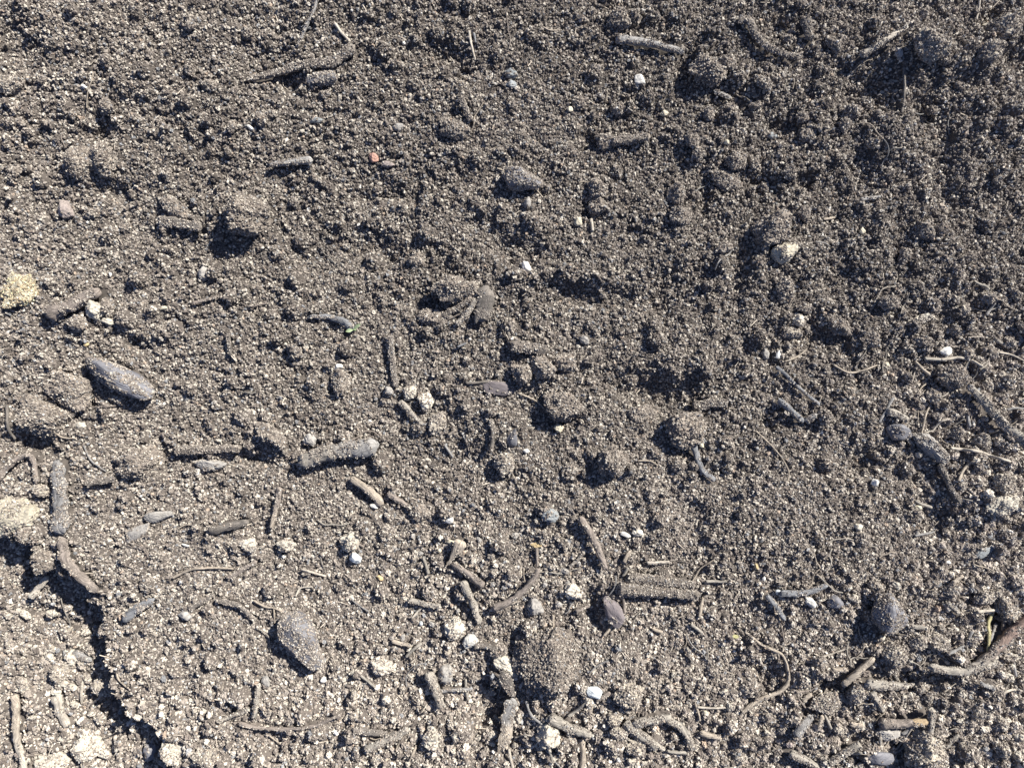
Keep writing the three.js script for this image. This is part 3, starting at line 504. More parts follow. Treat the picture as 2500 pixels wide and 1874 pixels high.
// twigs, roots, bark and wood: name, kind, width, path, label, options
const STICK = [
  ['root', 'crumbed', 24, [[607, 194], [665, 180], [705, 168], [757, 156], [815, 150], [858, 116]], 'long crumb-coated root running up to the right, upper left', { taper: [0.5, 1.1] }],
  ['root', 'grey', 11, [[776, -14], [764, 30], [750, 60], [727, 112]], 'grey root coming in over the top edge, left of centre', { taper: [1, 0.6] }],
  ['twig', 'pale', 8, [[818, 58], [834, 80], [853, 100]], 'short pale twig above the long crumb-coated root'],
  ['bark_strip', 'dark', 26, [[392, 540], [440, 546], [486, 556]], 'dark bark strip below an elongated clod, upper left', { flat: 0.6 }],
  ['twig', 'grey', 18, [[664, 402], [712, 394], [756, 392]], 'grey curved twig level in the upper left middle', { taper: [0.6, 1] }],
  ['twig', 'grey', 18, [[1508, 95], [1578, 103], [1666, 126]], 'grey twig at the upper right of centre, above the white pebble', { taper: [1.1, 0.8], lift: 0.8 }],
  ['twig', 'crumbed', 16, [[1126, 240], [1136, 264], [1150, 292]], 'short upright crumb-coated stick left of the smooth patch'],
  ['stick', 'crumbed', 24, [[1498, 346], [1540, 338], [1580, 332]], 'crumb-coated stick beside a dark clod, upper right of centre'],
  ['twig', 'pale', 6, [[1145, 76], [1151, 110], [1160, 146]], 'thin pale twig standing up and down near the top centre'],
  ['twig', 'slate', 6, [[1157, 82], [1162, 104]], 'tiny bluish splinter beside a thin pale twig, top centre'],
  ['twig', 'pale', 9, [[1443, 536], [1448, 562]], 'tiny pale splinter right of the small cream pebble'],
  ['root', 'tan', 4, [[1326, 66], [1345, 74], [1366, 72]], 'hair-thin curled root near the top centre'],
  ['root', 'crumbed', 17, [[1806, 48], [1832, 52], [1842, 84], [1873, 114], [1912, 132], [1948, 139]], 'dark curved root sweeping down to the right, upper right', { lift: 0.9 }],
  ['stick', 'crumbed', 22, [[1966, 48], [1972, 68], [1977, 92]], 'short stub of root right of the dark curved root', { lift: 1.0 }],
  ['twig', 'dusty', 15, [[2107, 134], [2157, 101], [2212, 68]], 'straight tan twig slanting up to the right, upper right', { to: 'pale', taper: [1.2, 0.7], lift: 0.9 }],
  ['twig', 'pale', 6, [[2393, -8], [2390, 20], [2385, 46]], 'thin tan twig at the top edge near the right corner'],
  ['root', 'dark', 7, [[2207, 165], [2209, 220], [2203, 274]], 'thin dark upright root in the upper right hollow', { lift: 2 }],
  ['wood_chip', 'grey', 13, [[1748, 224], [1780, 236]], 'small flat pale chip below the smooth dark clod, upper right', { flat: 0.4 }],
  ['twig', 'grey', 9, [[2104, 487], [2126, 484], [2148, 480]], 'short grey splinter level in the right part'],
  ['twig', 'tan', 6, [[2012, 535], [2038, 531]], 'tiny tan splinter in the grooves, right part'],
  ['wood_chip', 'tan', 13, [[2298, 500], [2312, 518]], 'small tan chip below the dark groove at the right', { flat: 0.5 }],
  ['log', 'brown', 35, [[124, 768], [180, 742], [236, 714]], 'thick bark log slanting up to the right at the left middle', { g: 0.4 }],
  ['twig', 'brown', 9, [[474, 739], [500, 733], [526, 726]], 'short brown twig in the left middle'],
  ['root', 'slate', 20, [[760, 772], [800, 773], [838, 784], [858, 800]], 'dark smooth curved root beside the green seedling', { taper: [0.5, 1.1] }],
  ['stick', 'dark', 12, [[556, 820], [559, 842], [562, 866]], 'short upright dark stick in the left middle'],
  ['log', 'dusty', 43, [[742, 1124], [800, 1106], [860, 1094], [908, 1088]], 'thick dusty grey log left of the centre', { to: 'grey', lift: 0.75, taper: [0.7, 1.0], g: 0.5 }],
  ['stick', 'crumbed', 22, [[432, 1100], [500, 1098], [582, 1094]], 'level crumb-coated stick above the pointed grey stone', { lift: 0.7 }],
  ['bark_strip', 'grey', 40, [[140, 1136], [146, 1200], [150, 1288]], 'flat grey bark strip standing upright near the left edge', { flat: 0.4, g: 0.45, taper: [0.7, 1] }],
  ['wood_chip', 'dark', 18, [[214, 1180], [246, 1174], [276, 1168]], 'dark wood chip right of the flat grey bark strip', { flat: 0.5, lift: 1 }],
  ['root', 'brown', 15, [[-6, 1168], [39, 1122], [74, 1113], [90, 1174]], 'brown bent root arching at the left edge', { lift: 0.9 }],
  ['root', 'dark', 8, [[16, 990], [21, 1050], [36, 1070]], 'thin dark root running down near the left edge'],
  ['root', 'tan', 4, [[128, 1048], [148, 1066], [184, 1070]], 'fine pale root below the broad caked clod at left'],
  ['root', 'grey', 4, [[204, 1088], [220, 1122], [240, 1138], [258, 1150]], 'fine grey root below the large caked clods, left'],
  ['twig', 'brown', 4, [[222, 994], [250, 993], [282, 990]], 'fine dark twig below the slug-shaped stone'],
  ['root', 'tan', 4, [[796, 962], [815, 966], [832, 957], [852, 956]], 'fine tan root below the dark round clod'],
  ['twig', 'crumbed', 14, [[1084, 768], [1116, 752], [1148, 728]], 'left one of two parallel sticks below the prominent clod'],
  ['twig', 'dusty', 15, [[1116, 790], [1140, 764], [1160, 732]], 'right one of two parallel sticks below the prominent clod', { g: 0.7 }],
  ['bark_strip', 'dark', 40, [[1188, 716], [1184, 745], [1174, 772]], 'smooth dark bark flap right of two parallel sticks', { flat: 0.35, g: 0.2 }],
  ['stick', 'dark', 16, [[953, 824], [957, 880], [966, 940]], 'upright dark stick left of the yellowish white lumps', { g: 0.7 }],
  ['twig', 'dusty', 14, [[978, 982], [1002, 1006], [1030, 1036]], 'pale twig slanting down to the right near the centre', { lift: 0.9 }],
  ['twig', 'tan', 8, [[1096, 1061], [1112, 1049]], 'tiny tan splinter right of the round yellowish clod'],
  ['twig', 'grey', 7, [[1087, 1088], [1096, 1102], [1105, 1115]], 'tiny grey twig below the tan splinter near the centre'],
  ['root', 'tan', 4, [[1266, 960], [1292, 970], [1314, 982], [1330, 998]], 'fine forked root on the ridge left of the big crumbly clod'],
  ['bark_strip', 'crumbed', 26, [[1256, 842], [1294, 848], [1330, 854]], 'flat bark piece with a dark edge above the ridge', { flat: 0.5, g: 0.6, lift: 1 }],
  ['twig', 'dark', 11, [[1198, 1026], [1203, 1060], [1200, 1096]], 'upright dark twig left of the dark egg-shaped stone'],
  ['stick', 'tan', 23, [[861, 1170], [898, 1194], [930, 1228]], 'pale tan stick slanting down to the right, lower left of centre', { lift: 0.9, g: 0.12, taper: [0.7, 0.8] }],
  ['stick', 'brown', 15, [[948, 1206], [974, 1222], [1000, 1240]], 'brown stick right of the pale tan stick', { lift: 0.8 }],
  ['twig', 'slate', 6, [[1118, 846], [1136, 838]], 'tiny bluish splinter near the centre'],
  ['twig', 'dark', 7, [[1139, 935], [1172, 933], [1210, 930]], 'thin dark twig left of the purplish slab'],
  ['root', 'tan', 4, [[1560, 1124], [1590, 1126], [1606, 1136]], 'fine reddish root right of the ball-shaped clod'],
  ['stick', 'slate', 16, [[1693, 1088], [1704, 1122], [1716, 1146], [1742, 1170]], 'dark bent stick under the big round grainy clod', { lift: 0.9 }],
  ['twig', 'slate', 9, [[1898, 896], [1951, 946], [2000, 987]], 'straight slate twig slanting down to the right, right part', { lift: 1.3 }],
  ['stick', 'slate', 18, [[1906, 978], [1935, 1006], [1958, 1026]], 'thick grey stub below the straight slate twig', { lift: 0.8 }],
  ['stick', 'grey', 16, [[1970, 1026], [1990, 1014]], 'short pale stub right of the thick grey stub'],
  ['log', 'crumbed', 24, [[1696, 990], [1734, 984], [1772, 982]], 'crumb-coated log on the lip of the deep hollow, right'],
  ['stick', 'dusty', 23, [[2370, 944], [2400, 976], [2432, 1016], [2510, 1084]], 'long thick stick slanting to the right edge', { lift: 0.9, taper: [0.7, 1.2] }],
  ['root', 'pale', 8, [[2299, 878], [2345, 873], [2372, 880], [2400, 894]], 'pale root below the white oval pebble'],
  ['root', 'tan', 5, [[2036, 891], [2072, 909], [2108, 904], [2142, 891]], 'thin arched root in the right part'],
  ['root', 'tan', 4, [[1918, 882], [1944, 872], [1970, 852]], 'thin straight root above the slate twig'],
  ['root', 'tan', 5, [[2250, 1058], [2262, 1010], [2282, 968]], 'thin tan root standing up right of the bluish rounded stone'],
  ['root', 'pale', 5, [[2276, 1054], [2296, 1030], [2320, 1022]], 'thin pale root branching above the dusty oblong stone'],
  ['twig', 'grey', 7, [[2181, 972], [2166, 998], [2148, 1030]], 'grey twig above the dark bluish rounded stone'],
  ['stick', 'dusty', 20, [[2170, 1004], [2192, 1012], [2214, 1022]], 'short thick stub above the dark bluish rounded stone'],
  ['root', 'pale', 8, [[2322, 1094], [2390, 1102], [2420, 1112], [2466, 1126]], 'pale whitish root crossing right of the dusty oblong stone'],
  ['root', 'tan', 7, [[2342, 1174], [2352, 1148], [2370, 1130], [2408, 1122]], 'tan arched root near the right edge'],
  ['stick', 'dark', 13, [[2296, 1136], [2316, 1180], [2342, 1224]], 'dark stick running down from the dusty oblong stone'],
  ['root', 'tan', 4, [[1846, 1052], [1890, 1094], [1912, 1122], [1926, 1152], [1924, 1174]], 'fine long root right of the dark bent stick'],
  ['twig', 'tan', 5, [[2006, 968], [2000, 982]], 'tiny tan splinter at the lower end of the slate twig'],
  ['root', 'pale', 5, [[2440, 860], [2470, 866], [2500, 880]], 'pale root at the right edge above the long thick stick'],
  ['root', 'grey', 6, [[2460, 1000], [2480, 996], [2504, 998]], 'short pale root on the right edge beside the long thick stick'],
  ['stick', 'dark', 20, [[514, 1294], [556, 1284], [600, 1274]], 'dark brown stick right of the narrow pale grey stone', { lift: 0.9, g: 0.12 }],
  ['stick', 'brown', 13, [[682, 1192], [676, 1230], [662, 1286]], 'upright brown stick left of the pale tan stick', { to: 'tan', lift: 0.8 }],
  ['root', 'tan', 6, [[422, 1410], [463, 1391], [525, 1386], [568, 1388]], 'thin pale root level in the lower left'],
  ['twig', 'brown', 12, [[558, 1410], [590, 1392], [624, 1372]], 'grey-brown twig right of the thin level root'],
  ['root', 'brown', 25, [[150, 1322], [160, 1362], [196, 1406], [232, 1440]], 'brown root bending down along the ledge, lower left', { lift: 0.7 }],
  ['wood_chip', 'pale', 17, [[76, 1456], [94, 1432], [112, 1410]], 'pale wood splinter on the low ground below the overhanging clod', { flat: 0.7, lift: 1 }],
  ['stick', 'tan', 18, [[34, 1700], [39, 1750], [40, 1796], [62, 1884]], 'long pinkish tan stick standing up in the lower left corner', { lift: 1.0, to: 'pale' }],
  ['wood_chip', 'pale', 26, [[136, 1702], [146, 1734], [164, 1770]], 'pale flat wood piece on the low ground, lower left', { flat: 0.6, lift: 0.9 }],
  ['twig', 'pale', 8, [[202, 1660], [198, 1688], [199, 1716]], 'pale upright splinter left of the ledge foot'],
  ['root', 'tan', 5, [[246, 1700], [222, 1722], [224, 1744], [244, 1752], [262, 1738]], 'curled hook-shaped root at the foot of the ledge'],
  ['root', 'tan', 5, [[284, 1634], [288, 1656], [304, 1672], [320, 1684]], 'thin curved root on the ledge edge, lower left'],
  ['root', 'brown', 10, [[585, 1766], [620, 1774], [661, 1778], [758, 1774], [830, 1746]], 'long bow-shaped root near the bottom, left of centre', { lift: 1.6 }],
  ['twig', 'dusty', 12, [[631, 1672], [626, 1710], [620, 1750]], 'upright thin stick above the bow-shaped root', { lift: 1 }],
  ['twig', 'dusty', 11, [[606, 1730], [568, 1746], [532, 1762]], 'slanting stick left of the bow-shaped root', { lift: 1 }],
  ['root', 'tan', 5, [[620, 1466], [650, 1482], [669, 1484], [686, 1492]], 'fine pale root above the large dark oblong stone'],
  ['root', 'tan', 4, [[668, 1486], [670, 1520]], 'fine upright rootlet left of the large dark oblong stone'],
  ['stick', 'dark', 15, [[532, 1464], [583, 1480], [620, 1512]], 'dark curved stick left above the large dark oblong stone'],
  ['stick', 'dark', 13, [[464, 1486], [490, 1470], [520, 1454]], 'dark short stick left of the dark curved stick'],
  ['wood_chip', 'slate', 24, [[306, 1508], [336, 1486], [368, 1466]], 'flat bluish grey wood piece right of the ledge', { flat: 0.4 }],
  ['root', 'pale', 5, [[722, 1454], [732, 1436], [762, 1432]], 'thin angled pale root in the lower left middle'],
  ['twig', 'pale', 6, [[738, 1390], [766, 1398], [794, 1406]], 'thin pale splinter above the angled pale root'],
  ['stick', 'grey', 20, [[160, 1592], [188, 1598], [216, 1610]], 'grey stub in the shadow at the foot of the ledge'],
  ['wood_chip', 'tan', 26, [[1124, 1326], [1112, 1346], [1095, 1374]], 'triangular tan wood chip in the lower centre', { taper: [1.25, 0.15], flat: 0.45, lift: 1.1 }],
  ['stick', 'brown', 19, [[1106, 1376], [1143, 1401], [1178, 1428]], 'thick brown twig right below the triangular wood chip', { lift: 0.9, g: 0.3, taper: [0.6, 1] }],
  ['stick', 'dusty', 21, [[1130, 1426], [1150, 1467], [1168, 1516]], 'dusty stick slanting down left of the curved brown stick', { lift: 0.9, g: 0.3 }],
  ['twig', 'brown', 16, [[1208, 1484], [1240, 1470], [1272, 1448], [1302, 1413], [1314, 1392]], 'curved brown stick like a bow, lower centre', { lift: 1.1, g: 0.05, taper: [1, 0.7] }],
  ['stick', 'brown', 18, [[1417, 1266], [1440, 1300], [1456, 1334], [1479, 1386]], 'long dark brown stick with a shadow at its left, lower centre', { lift: 1.2, g: 0.1 }],
  ['log', 'crumbed', 25, [[1534, 1412], [1600, 1416], [1690, 1428]], 'upper of two level crumb-coated logs, right of the brown stick', { lift: 0.9 }],
  ['log', 'crumbed', 28, [[1516, 1438], [1600, 1444], [1700, 1452]], 'lower of two level crumb-coated logs, right of the brown stick', { lift: 0.9 }],
  ['wood_chip', 'pale', 9, [[1582, 1373], [1632, 1371]], 'flat pale splinter above the crumb-coated logs', { flat: 0.6 }],
  ['stick', 'dusty', 23, [[1344, 1754], [1392, 1776], [1438, 1790]], 'pale knobby stick right of the dark hollow at the bottom', { lift: 1, g: 0.4 }],
  ['stick', 'dusty', 23, [[1530, 1768], [1562, 1792], [1602, 1820]], 'stick slanting down to the right near the bottom edge', { lift: 1 }],
  ['twig', 'pale', 14, [[1602, 1818], [1620, 1828]], 'pale broken tip beyond the slanting bottom stick'],
  ['stick', 'dusty', 21, [[1552, 1766], [1592, 1758], [1630, 1750]], 'stick crossing above the slanting bottom stick', { lift: 1.2 }],
  ['stick', 'dusty', 17, [[1628, 1758], [1668, 1780], [1692, 1826]], 'bent stick right of the crossing bottom sticks', { lift: 1 }],
  ['stick', 'dusty', 21, [[896, 1828], [940, 1806], [992, 1780]], 'thick stick slanting up to the right at the bottom, left of centre', { lift: 1 }],
  ['stick', 'dark', 15, [[864, 1784], [900, 1786], [944, 1792]], 'dark level stick above the thick slanting bottom stick'],
  ['wood_chip', 'grey', 30, [[1248, 1716], [1240, 1760], [1232, 1816]], 'flat grey wood chip standing in the dark hollow, bottom centre', { flat: 0.35, lift: 1.0, to: 'tan', rise: [6, 22] }],
  ['bark_strip', 'dark', 26, [[1226, 1648], [1240, 1670], [1250, 1694]], 'dark leaf-like scrap at the top of the dark hollow', { flat: 0.3, lift: 1.5, rise: [14, 4] }],
  ['twig', 'grey', 8, [[1285, 1712], [1298, 1747], [1324, 1768]], 'thin bent twig below the biggest clod', { lift: 1.6 }],
  ['twig', 'dusty', 8, [[1388, 1748], [1418, 1726], [1450, 1702]], 'thin twig reaching up to the white shell', { lift: 1.6 }],
  ['stick', 'dusty', 25, [[1046, 1648], [1064, 1690], [1074, 1720]], 'thick upright stub left of the dark hollow', { lift: 0.9, g: 0.5 }],
  ['twig', 'grey', 9, [[1070, 1686], [1108, 1684], [1150, 1680]], 'level grey twig between an upright stub and the dark hollow', { lift: 1.2 }],
  ['twig', 'pale', 6, [[1006, 1508], [1018, 1494], [1030, 1482]], 'tiny pale splinter above the tiny bluish white chip'],
  ['stick', 'dusty', 15, [[1001, 1466], [1036, 1474], [1072, 1480]], 'level dusty stick left of the dusty slanting stick'],
  ['twig', 'dark', 12, [[1160, 1577], [1186, 1577], [1212, 1584]], 'dark short twig right of the pale grey angular chip'],
  ['root', 'pale', 4, [[1258, 1800], [1280, 1794], [1302, 1796]], 'hair-thin pale root right of the standing wood chip'],
  ['twig', 'pale', 7, [[1242, 1828], [1246, 1850], [1254, 1880]], 'thin pale twig on the bottom edge below the dark hollow'],
  ['stick', 'tan', 15, [[1421, 1806], [1424, 1840], [1420, 1882]], 'upright tan stick on the bottom edge, right of centre'],
  ['stick', 'slate', 18, [[1908, 1450], [1968, 1447], [2014, 1430]], 'smooth grey stick level in the lower right', { lift: 1, g: 0.25 }],
  ['twig', 'tan', 9, [[1820, 1542], [1858, 1572], [1908, 1596], [1920, 1618], [1924, 1662], [1908, 1685], [1854, 1708], [1813, 1738]], 'long bent tan twig forming an angle, lower right', { lift: 1.6, taper: [0.6, 1.3] }],
  ['stick', 'slate', 14, [[1875, 1457], [1896, 1482], [1914, 1510]], 'dark blue-grey stub left of the white angular stone', { lift: 0.9 }],
  ['root', 'brown', 4, [[1898, 1500], [1908, 1530], [1916, 1570]], 'fine root running down to the long bent tan twig'],
  ['stick', 'tan', 18, [[2062, 1668], [2096, 1640], [2129, 1610]], 'tan broken twig slanting up to the right, lower right', { lift: 1.2, g: 0.04 }],
  ['root', 'dusty', 25, [[2276, 1628], [2318, 1638], [2362, 1638], [2414, 1603], [2456, 1557], [2512, 1512]], 'thick long root rising to the right edge, grey turning red-brown', { to: 'red', lift: 1.2, taper: [0.8, 1.0], g: 0.35 }],
  ['stick', 'dusty', 24, [[2372, 1634], [2400, 1626], [2432, 1616]], 'thick grey stub under the fork of the thick right-hand root', { lift: 1.0 }],
  ['twig', 'olive', 9, [[2424, 1496], [2414, 1520], [2416, 1550], [2413, 1588]], 'olive yellow stalk bent at the top near the right edge', { lift: 2.5 }],
  ['twig', 'pale', 8, [[2388, 1493], [2420, 1490], [2446, 1489]], 'pale level twig at the top of the olive yellow stalk', { lift: 2.5 }],
  ['twig', 'brown', 11, [[2449, 1490], [2452, 1512], [2450, 1536]], 'short brown stub right of the olive yellow stalk', { lift: 1.5 }],
  ['stick', 'brown', 24, [[2154, 1768], [2200, 1767], [2262, 1762]], 'brown bark stick with a broken orange tip, lower right', { tip: [0.46, 0.35, 0.22], lift: 1.1, taper: [1, 0.6], g: 0.2 }],
  ['stick', 'dusty', 22, [[2120, 1668], [2164, 1672], [2210, 1674]], 'level dusty stick right of the tan broken twig', { lift: 1 }],
  ['stick', 'dusty', 19, [[2273, 1734], [2272, 1766], [2269, 1796]], 'upright grey stick at the end of the brown bark stick', { lift: 1.1 }],
  ['stick', 'dusty', 16, [[2128, 1694], [2142, 1712], [2155, 1734]], 'short brownish stub below the level dusty stick', { lift: 1 }],
  ['wood_chip', 'tan', 15, [[1714, 1790], [1734, 1796], [1758, 1800]], 'small tan wood chip at the bottom, right of centre', { flat: 0.6, lift: 1 }],
  ['twig', 'pale', 6, [[1704, 1726], [1736, 1728], [1770, 1727]], 'thin pale level twig at the bottom, left of the bent tan twig'],
  ['stick', 'dusty', 19, [[2098, 1820], [2062, 1838], [2028, 1862]], 'knobby stick slanting down to the left near the bottom edge', { lift: 1 }],
  ['stick', 'dusty', 20, [[1934, 1842], [1962, 1854], [1994, 1872]], 'pale stick on the bottom edge left of the knobby stick', { lift: 1 }],
  ['stick', 'grey', 20, [[1946, 1794], [1962, 1772], [1980, 1750]], 'grey stick slanting up to the right, below the flat caked slab', { lift: 1 }],
  ['twig', 'pale', 5, [[2187, 1830], [2206, 1806], [2228, 1776]], 'hair-thin straight twig over the dark gap, lower right', { lift: 3 }],
  ['stick', 'dusty', 13, [[2314, 1472], [2326, 1482], [2344, 1498]], 'short stick below a small rounded clod, lower right'],
  ['root', 'brown', 5, [[1950, 1706], [1966, 1726], [1988, 1748]], 'forked fine root left of the flat caked slab', { lift: 2 }],
  ['root', 'brown', 4, [[1946, 1690], [1980, 1684], [2000, 1672]], 'fine tangled root above the flat caked slab', { lift: 2 }],
  ['root', 'pale', 6, [[2446, 1694], [2470, 1684], [2504, 1686]], 'short pale root on the right edge, lower corner'],
];
CLOD.forEach(([k, u, v, L, W, d, label, o]) => lumpThing('soil_clod', 'soil clod', k, u, v, L, W, d, label, o));
STONE.forEach(([k, u, v, L, W, d, label, cat, o]) => lumpThing(cat.replace(/ /g, '_'), cat, k, u, v, L, W, d, label, o));
STICK.forEach(([nm, k, w, pts, label, o]) => stickThing(nm, nm.replace(/_/g, ' '), k, w, pts, label, o));
{ // seedling: a stalk and two narrow seed leaves
  const r = rng(5), root = new THREE.Group(), [u, v] = [866, 806], y = Hpx(u, v) + 6;
  const green = std({ color: lin(0.34, 0.46, 0.24), roughness: 0.6 }), tube = (pts, w) => new THREE.TubeGeometry(new THREE.CatmullRomCurve3(pts.map(p => new THREE.Vector3(p[0] * S, p[1] * S, p[2] * S))), 14, w * S, 6);
  const st = new THREE.Mesh(tube([[0, -14, 0], [0, 4, -1], [-1, 12, 0], [0, 17, 0]], 1.8), green); st.name = 'stalk'; root.add(st);
  const leaf = (dx, dz, len, wd, dy) => { const n = 8, pos = [], idx = [], a = Math.atan2(dz, dx), c = Math.cos(a), s = Math.sin(a); for (let i = 0; i <= n; i++) { const t = i / n, hw = wd * Math.sin(Math.PI * Math.min(1, t * 0.93 + 0.05)), yy = 17 + dy * t + 5 * Math.sin(t * 2.2); for (const [q, e] of [[-1, 1.6], [0, 0], [1, 1.6]]) for (const th of [0]) pos.push((c * len * t - s * hw * q) * S, (yy + e) * S, (s * len * t + c * hw * q) * S); } for (let i = 0; i < n; i++) for (let k = 0; k < 2; k++) { const p = i * 3 + k; idx.push(p, p + 3, p + 1, p + 1, p + 3, p + 4); } const g = new THREE.BufferGeometry(); g.setAttribute('position', new THREE.Float32BufferAttribute(pos, 3)); g.setIndex(idx); g.computeVertexNormals(); const m = new THREE.Mesh(g, new THREE.MeshPhysicalMaterial({ color: lin(0.42, 0.52, 0.30), roughness: 0.7, transmission: 0.3, thickness: 0, side: THREE.DoubleSide })); m.name = 'leaf'; root.add(m); };
  leaf(20, -13, 25, 4.2, 4); leaf(-16, 4, 18, 4.6, -3);
  root.name = numbered('seedling'); root.position.set(X(u), y * S, Z(v)); tagOf(root, 'tiny pale green seedling with two narrow leaves, left of centre', 'seedling'); root.traverse(o => { o.castShadow = o.receiveShadow = true; }); scene.add(root);
}
{ // loose clods, rootlets and splinters that nothing tells apart, by the place they lie in
  const r = rng(77), free = (u, v, d) => { for (let k = 0; k < 8; k++) if (OCC(u + d * Math.cos(k * 0.785), v + d * Math.sin(k * 0.785))) return false; return !OCC(u, v); };
  const AREA = [
    [40, 0, 1480, 300, 1874, 16, 44, ['pale', 'dry', 'dry'], 'pale dry crumb on the low ground in the lower left corner', 'pale crumbs in the lower left corner', (u, v) => ledge(u, v) > 24],
    [84, 2040, 1400, 2500, 1874, 15, 42, ['dry', 'dry', 'clod', 'pale'], 'loose dry crumb among sticks in the lower right corner', 'dry crumbs in the lower right corner'],
    [26, 2280, 680, 2500, 1320, 18, 40, ['dry', 'clod'], 'loose dry crumb on the rubble along the right edge', 'dry crumbs along the right edge'],
    [74, 840, 1640, 1900, 1874, 13, 36, ['dry', 'dry', 'pale'], 'loose dry crumb in the rubble along the bottom edge', 'dry crumbs along the bottom edge'],
    [70, 930, 1300, 1420, 1600, 11, 24, ['dry', 'grey', 'dry'], 'small loose crumb in the gravelly patch at the lower centre', 'crumbs in the gravelly lower centre'],
    [26, 1680, 0, 2500, 640, 26, 52, ['clod'], 'damp crumb-coated clod in the grooves of the upper right', 'damp clods in the upper right'],
    [20, 0, 0, 800, 560, 22, 46, ['clod'], 'damp crumb-coated clod in the upper left quarter', 'damp clods in the upper left'],
  ];
  const WHERE = [[1345, 1627, 'the biggest clod'], [1448, 1689, 'the white shell'], [1236, 1623, 'the peanut-shaped clod'], [1240, 1760, 'the standing wood chip'], [1119, 1345, 'the triangular wood chip'], [1270, 1450, 'the bowed brown stick'], [1450, 1323, 'the long dark brown stick'], [1147, 1564, 'the pale grey angular chip'],
    [1053, 1806, 'the round pale ball'], [1500, 1495, 'the dark purplish stone'], [867, 1362, 'the bluish white pebble'], [1306, 1483, 'the grey rounded stone'], [1150, 1467, 'the dusty slanting stick'], [1535, 1704, 'the beige clod right of the shell'], [1600, 1758, 'the crossing bottom sticks'], [940, 1806, 'the thick bottom-left stick'], [1733, 1796, 'the small tan chip'],
    [2169, 1500, 'the tall dark stone'], [2184, 1599, 'the rounded grey clod'], [2096, 1640, 'the tan broken twig'], [2414, 1540, 'the olive stalk'], [2330, 1636, 'the thick red-grey root'], [2456, 1557, 'the root on the right edge'], [2210, 1766, 'the orange-tipped stick'], [2258, 1838, 'the large knobbly clod'], [1978, 1469, 'the white angular stone'], [2021, 1716, 'the flat caked slab'], [1924, 1650, 'the long bent tan twig'], [2402, 1347, 'the bluish grey flake'], [2145, 1848, 'the smooth grey bottom stone'],
    [2430, 1800, 'the lower right corner'], [2309, 858, 'the white oval pebble'], [2432, 1016, 'the long thick right stick'], [2281, 1094, 'the dusty oblong stone'], [2196, 1055, 'the dark bluish stone'], [2450, 1232, 'the pale right-edge lump'], [2258, 775, 'the whitish flat lump'],
    [40, 1780, 'the pinkish tan stick'], [148, 1734, 'the pale flat wood piece'], [94, 1432, 'the pale wood splinter'], [240, 1740, 'the hook-shaped root'], [214, 1826, 'the large crumbling lump'], [144, 1640, 'the pale rounded low clod'], [735, 1563, 'the large dark oblong stone'], [700, 1776, 'the bow-shaped root'], [389, 1258, 'the narrow pale grey stone'], [556, 1284, 'the dark brown lower-left stick'], [330, 1133, 'the large round left clod'],
    [249, 389, 'the twin clods'], [299, 927, 'the slug-shaped stone'], [583, 520, 'the broad low mound'], [800, 1106, 'the dusty grey log'], [720, 165, 'the long crumb-coated root'], [1108, 703, 'the prominent pale-topped clod'], [1273, 441, 'the big speckled stone'], [1561, 196, 'the round white pebble'], [1496, 1129, 'the ball-shaped clod'], [911, 385, 'the brick chip'], [227, 756, 'the whitish angular lump'], [866, 806, 'the green seedling'], [1285, 650, 'the white central pebble'],
    [1735, 168, 'the smooth dark clod'], [1873, 114, 'the dark curved root'], [2157, 101, 'the straight tan twig'], [1893, 558, 'the large grey-brown clod'], [1916, 616, 'the rounded beige stone'], [2206, 220, 'the thin upright root'], [2126, 484, 'the short grey splinter'], [2430, 100, 'the upper right corner'], [30, 110, 'the upper left corner']];
  const taken = new Set();
  const where = (what, u, v, fall) => { // first free wording of kind, direction and landmark
    const near = WHERE.map(([a, b, s]) => [Math.hypot(u - a, v - b), a, b, s]).sort((p, q) => p[0] - q[0]).slice(0, 6);
    for (const [d, a, b, s] of near) { const t = Math.atan2(v - b, u - a) * 4 / Math.PI, w = ['right of', 'right below', 'below', 'left below', 'left of', 'left above', 'above', 'right above'][(Math.round(t) + 8) % 8], l = what + (d < 75 ? ' close ' : d < 170 ? ' a little way ' : ' well ') + w + ' ' + s; if (!taken.has(l)) { taken.add(l); return l; } }
    return fall;
  };
  const TONE = { clod: 'brown', dry: 'beige', pale: 'whitish', grey: 'grey', tan: 'tan', dusty: 'dusty', brown: 'brown' };
  for (const [n, u0, v0, u1, v1, s0, s1, kinds, label, group, ok] of AREA) for (let k = 0, tries = 0; k < n && tries < n * 30; tries++) {
    const u = u0 + (u1 - u0) * r(), v = v0 + (v1 - v0) * r(), L = s0 + (s1 - s0) * r() * r(); if ((ok && !ok(u, v)) || !free(u, v, L * 0.55)) continue; k++;
    const kd = kinds[Math.floor(r() * kinds.length)], q = 0.6 + 0.35 * r();
    lumpThing('soil_crumb', 'soil crumb', kd, u, v, L, L * q, r() * 180, where((L < 24 ? 'small ' : L > 36 ? 'large ' : '') + TONE[kd] + (q < 0.74 ? ' oblong' : '') + ' crumb', u, v, label), { group, sink: 0.22 });
  }
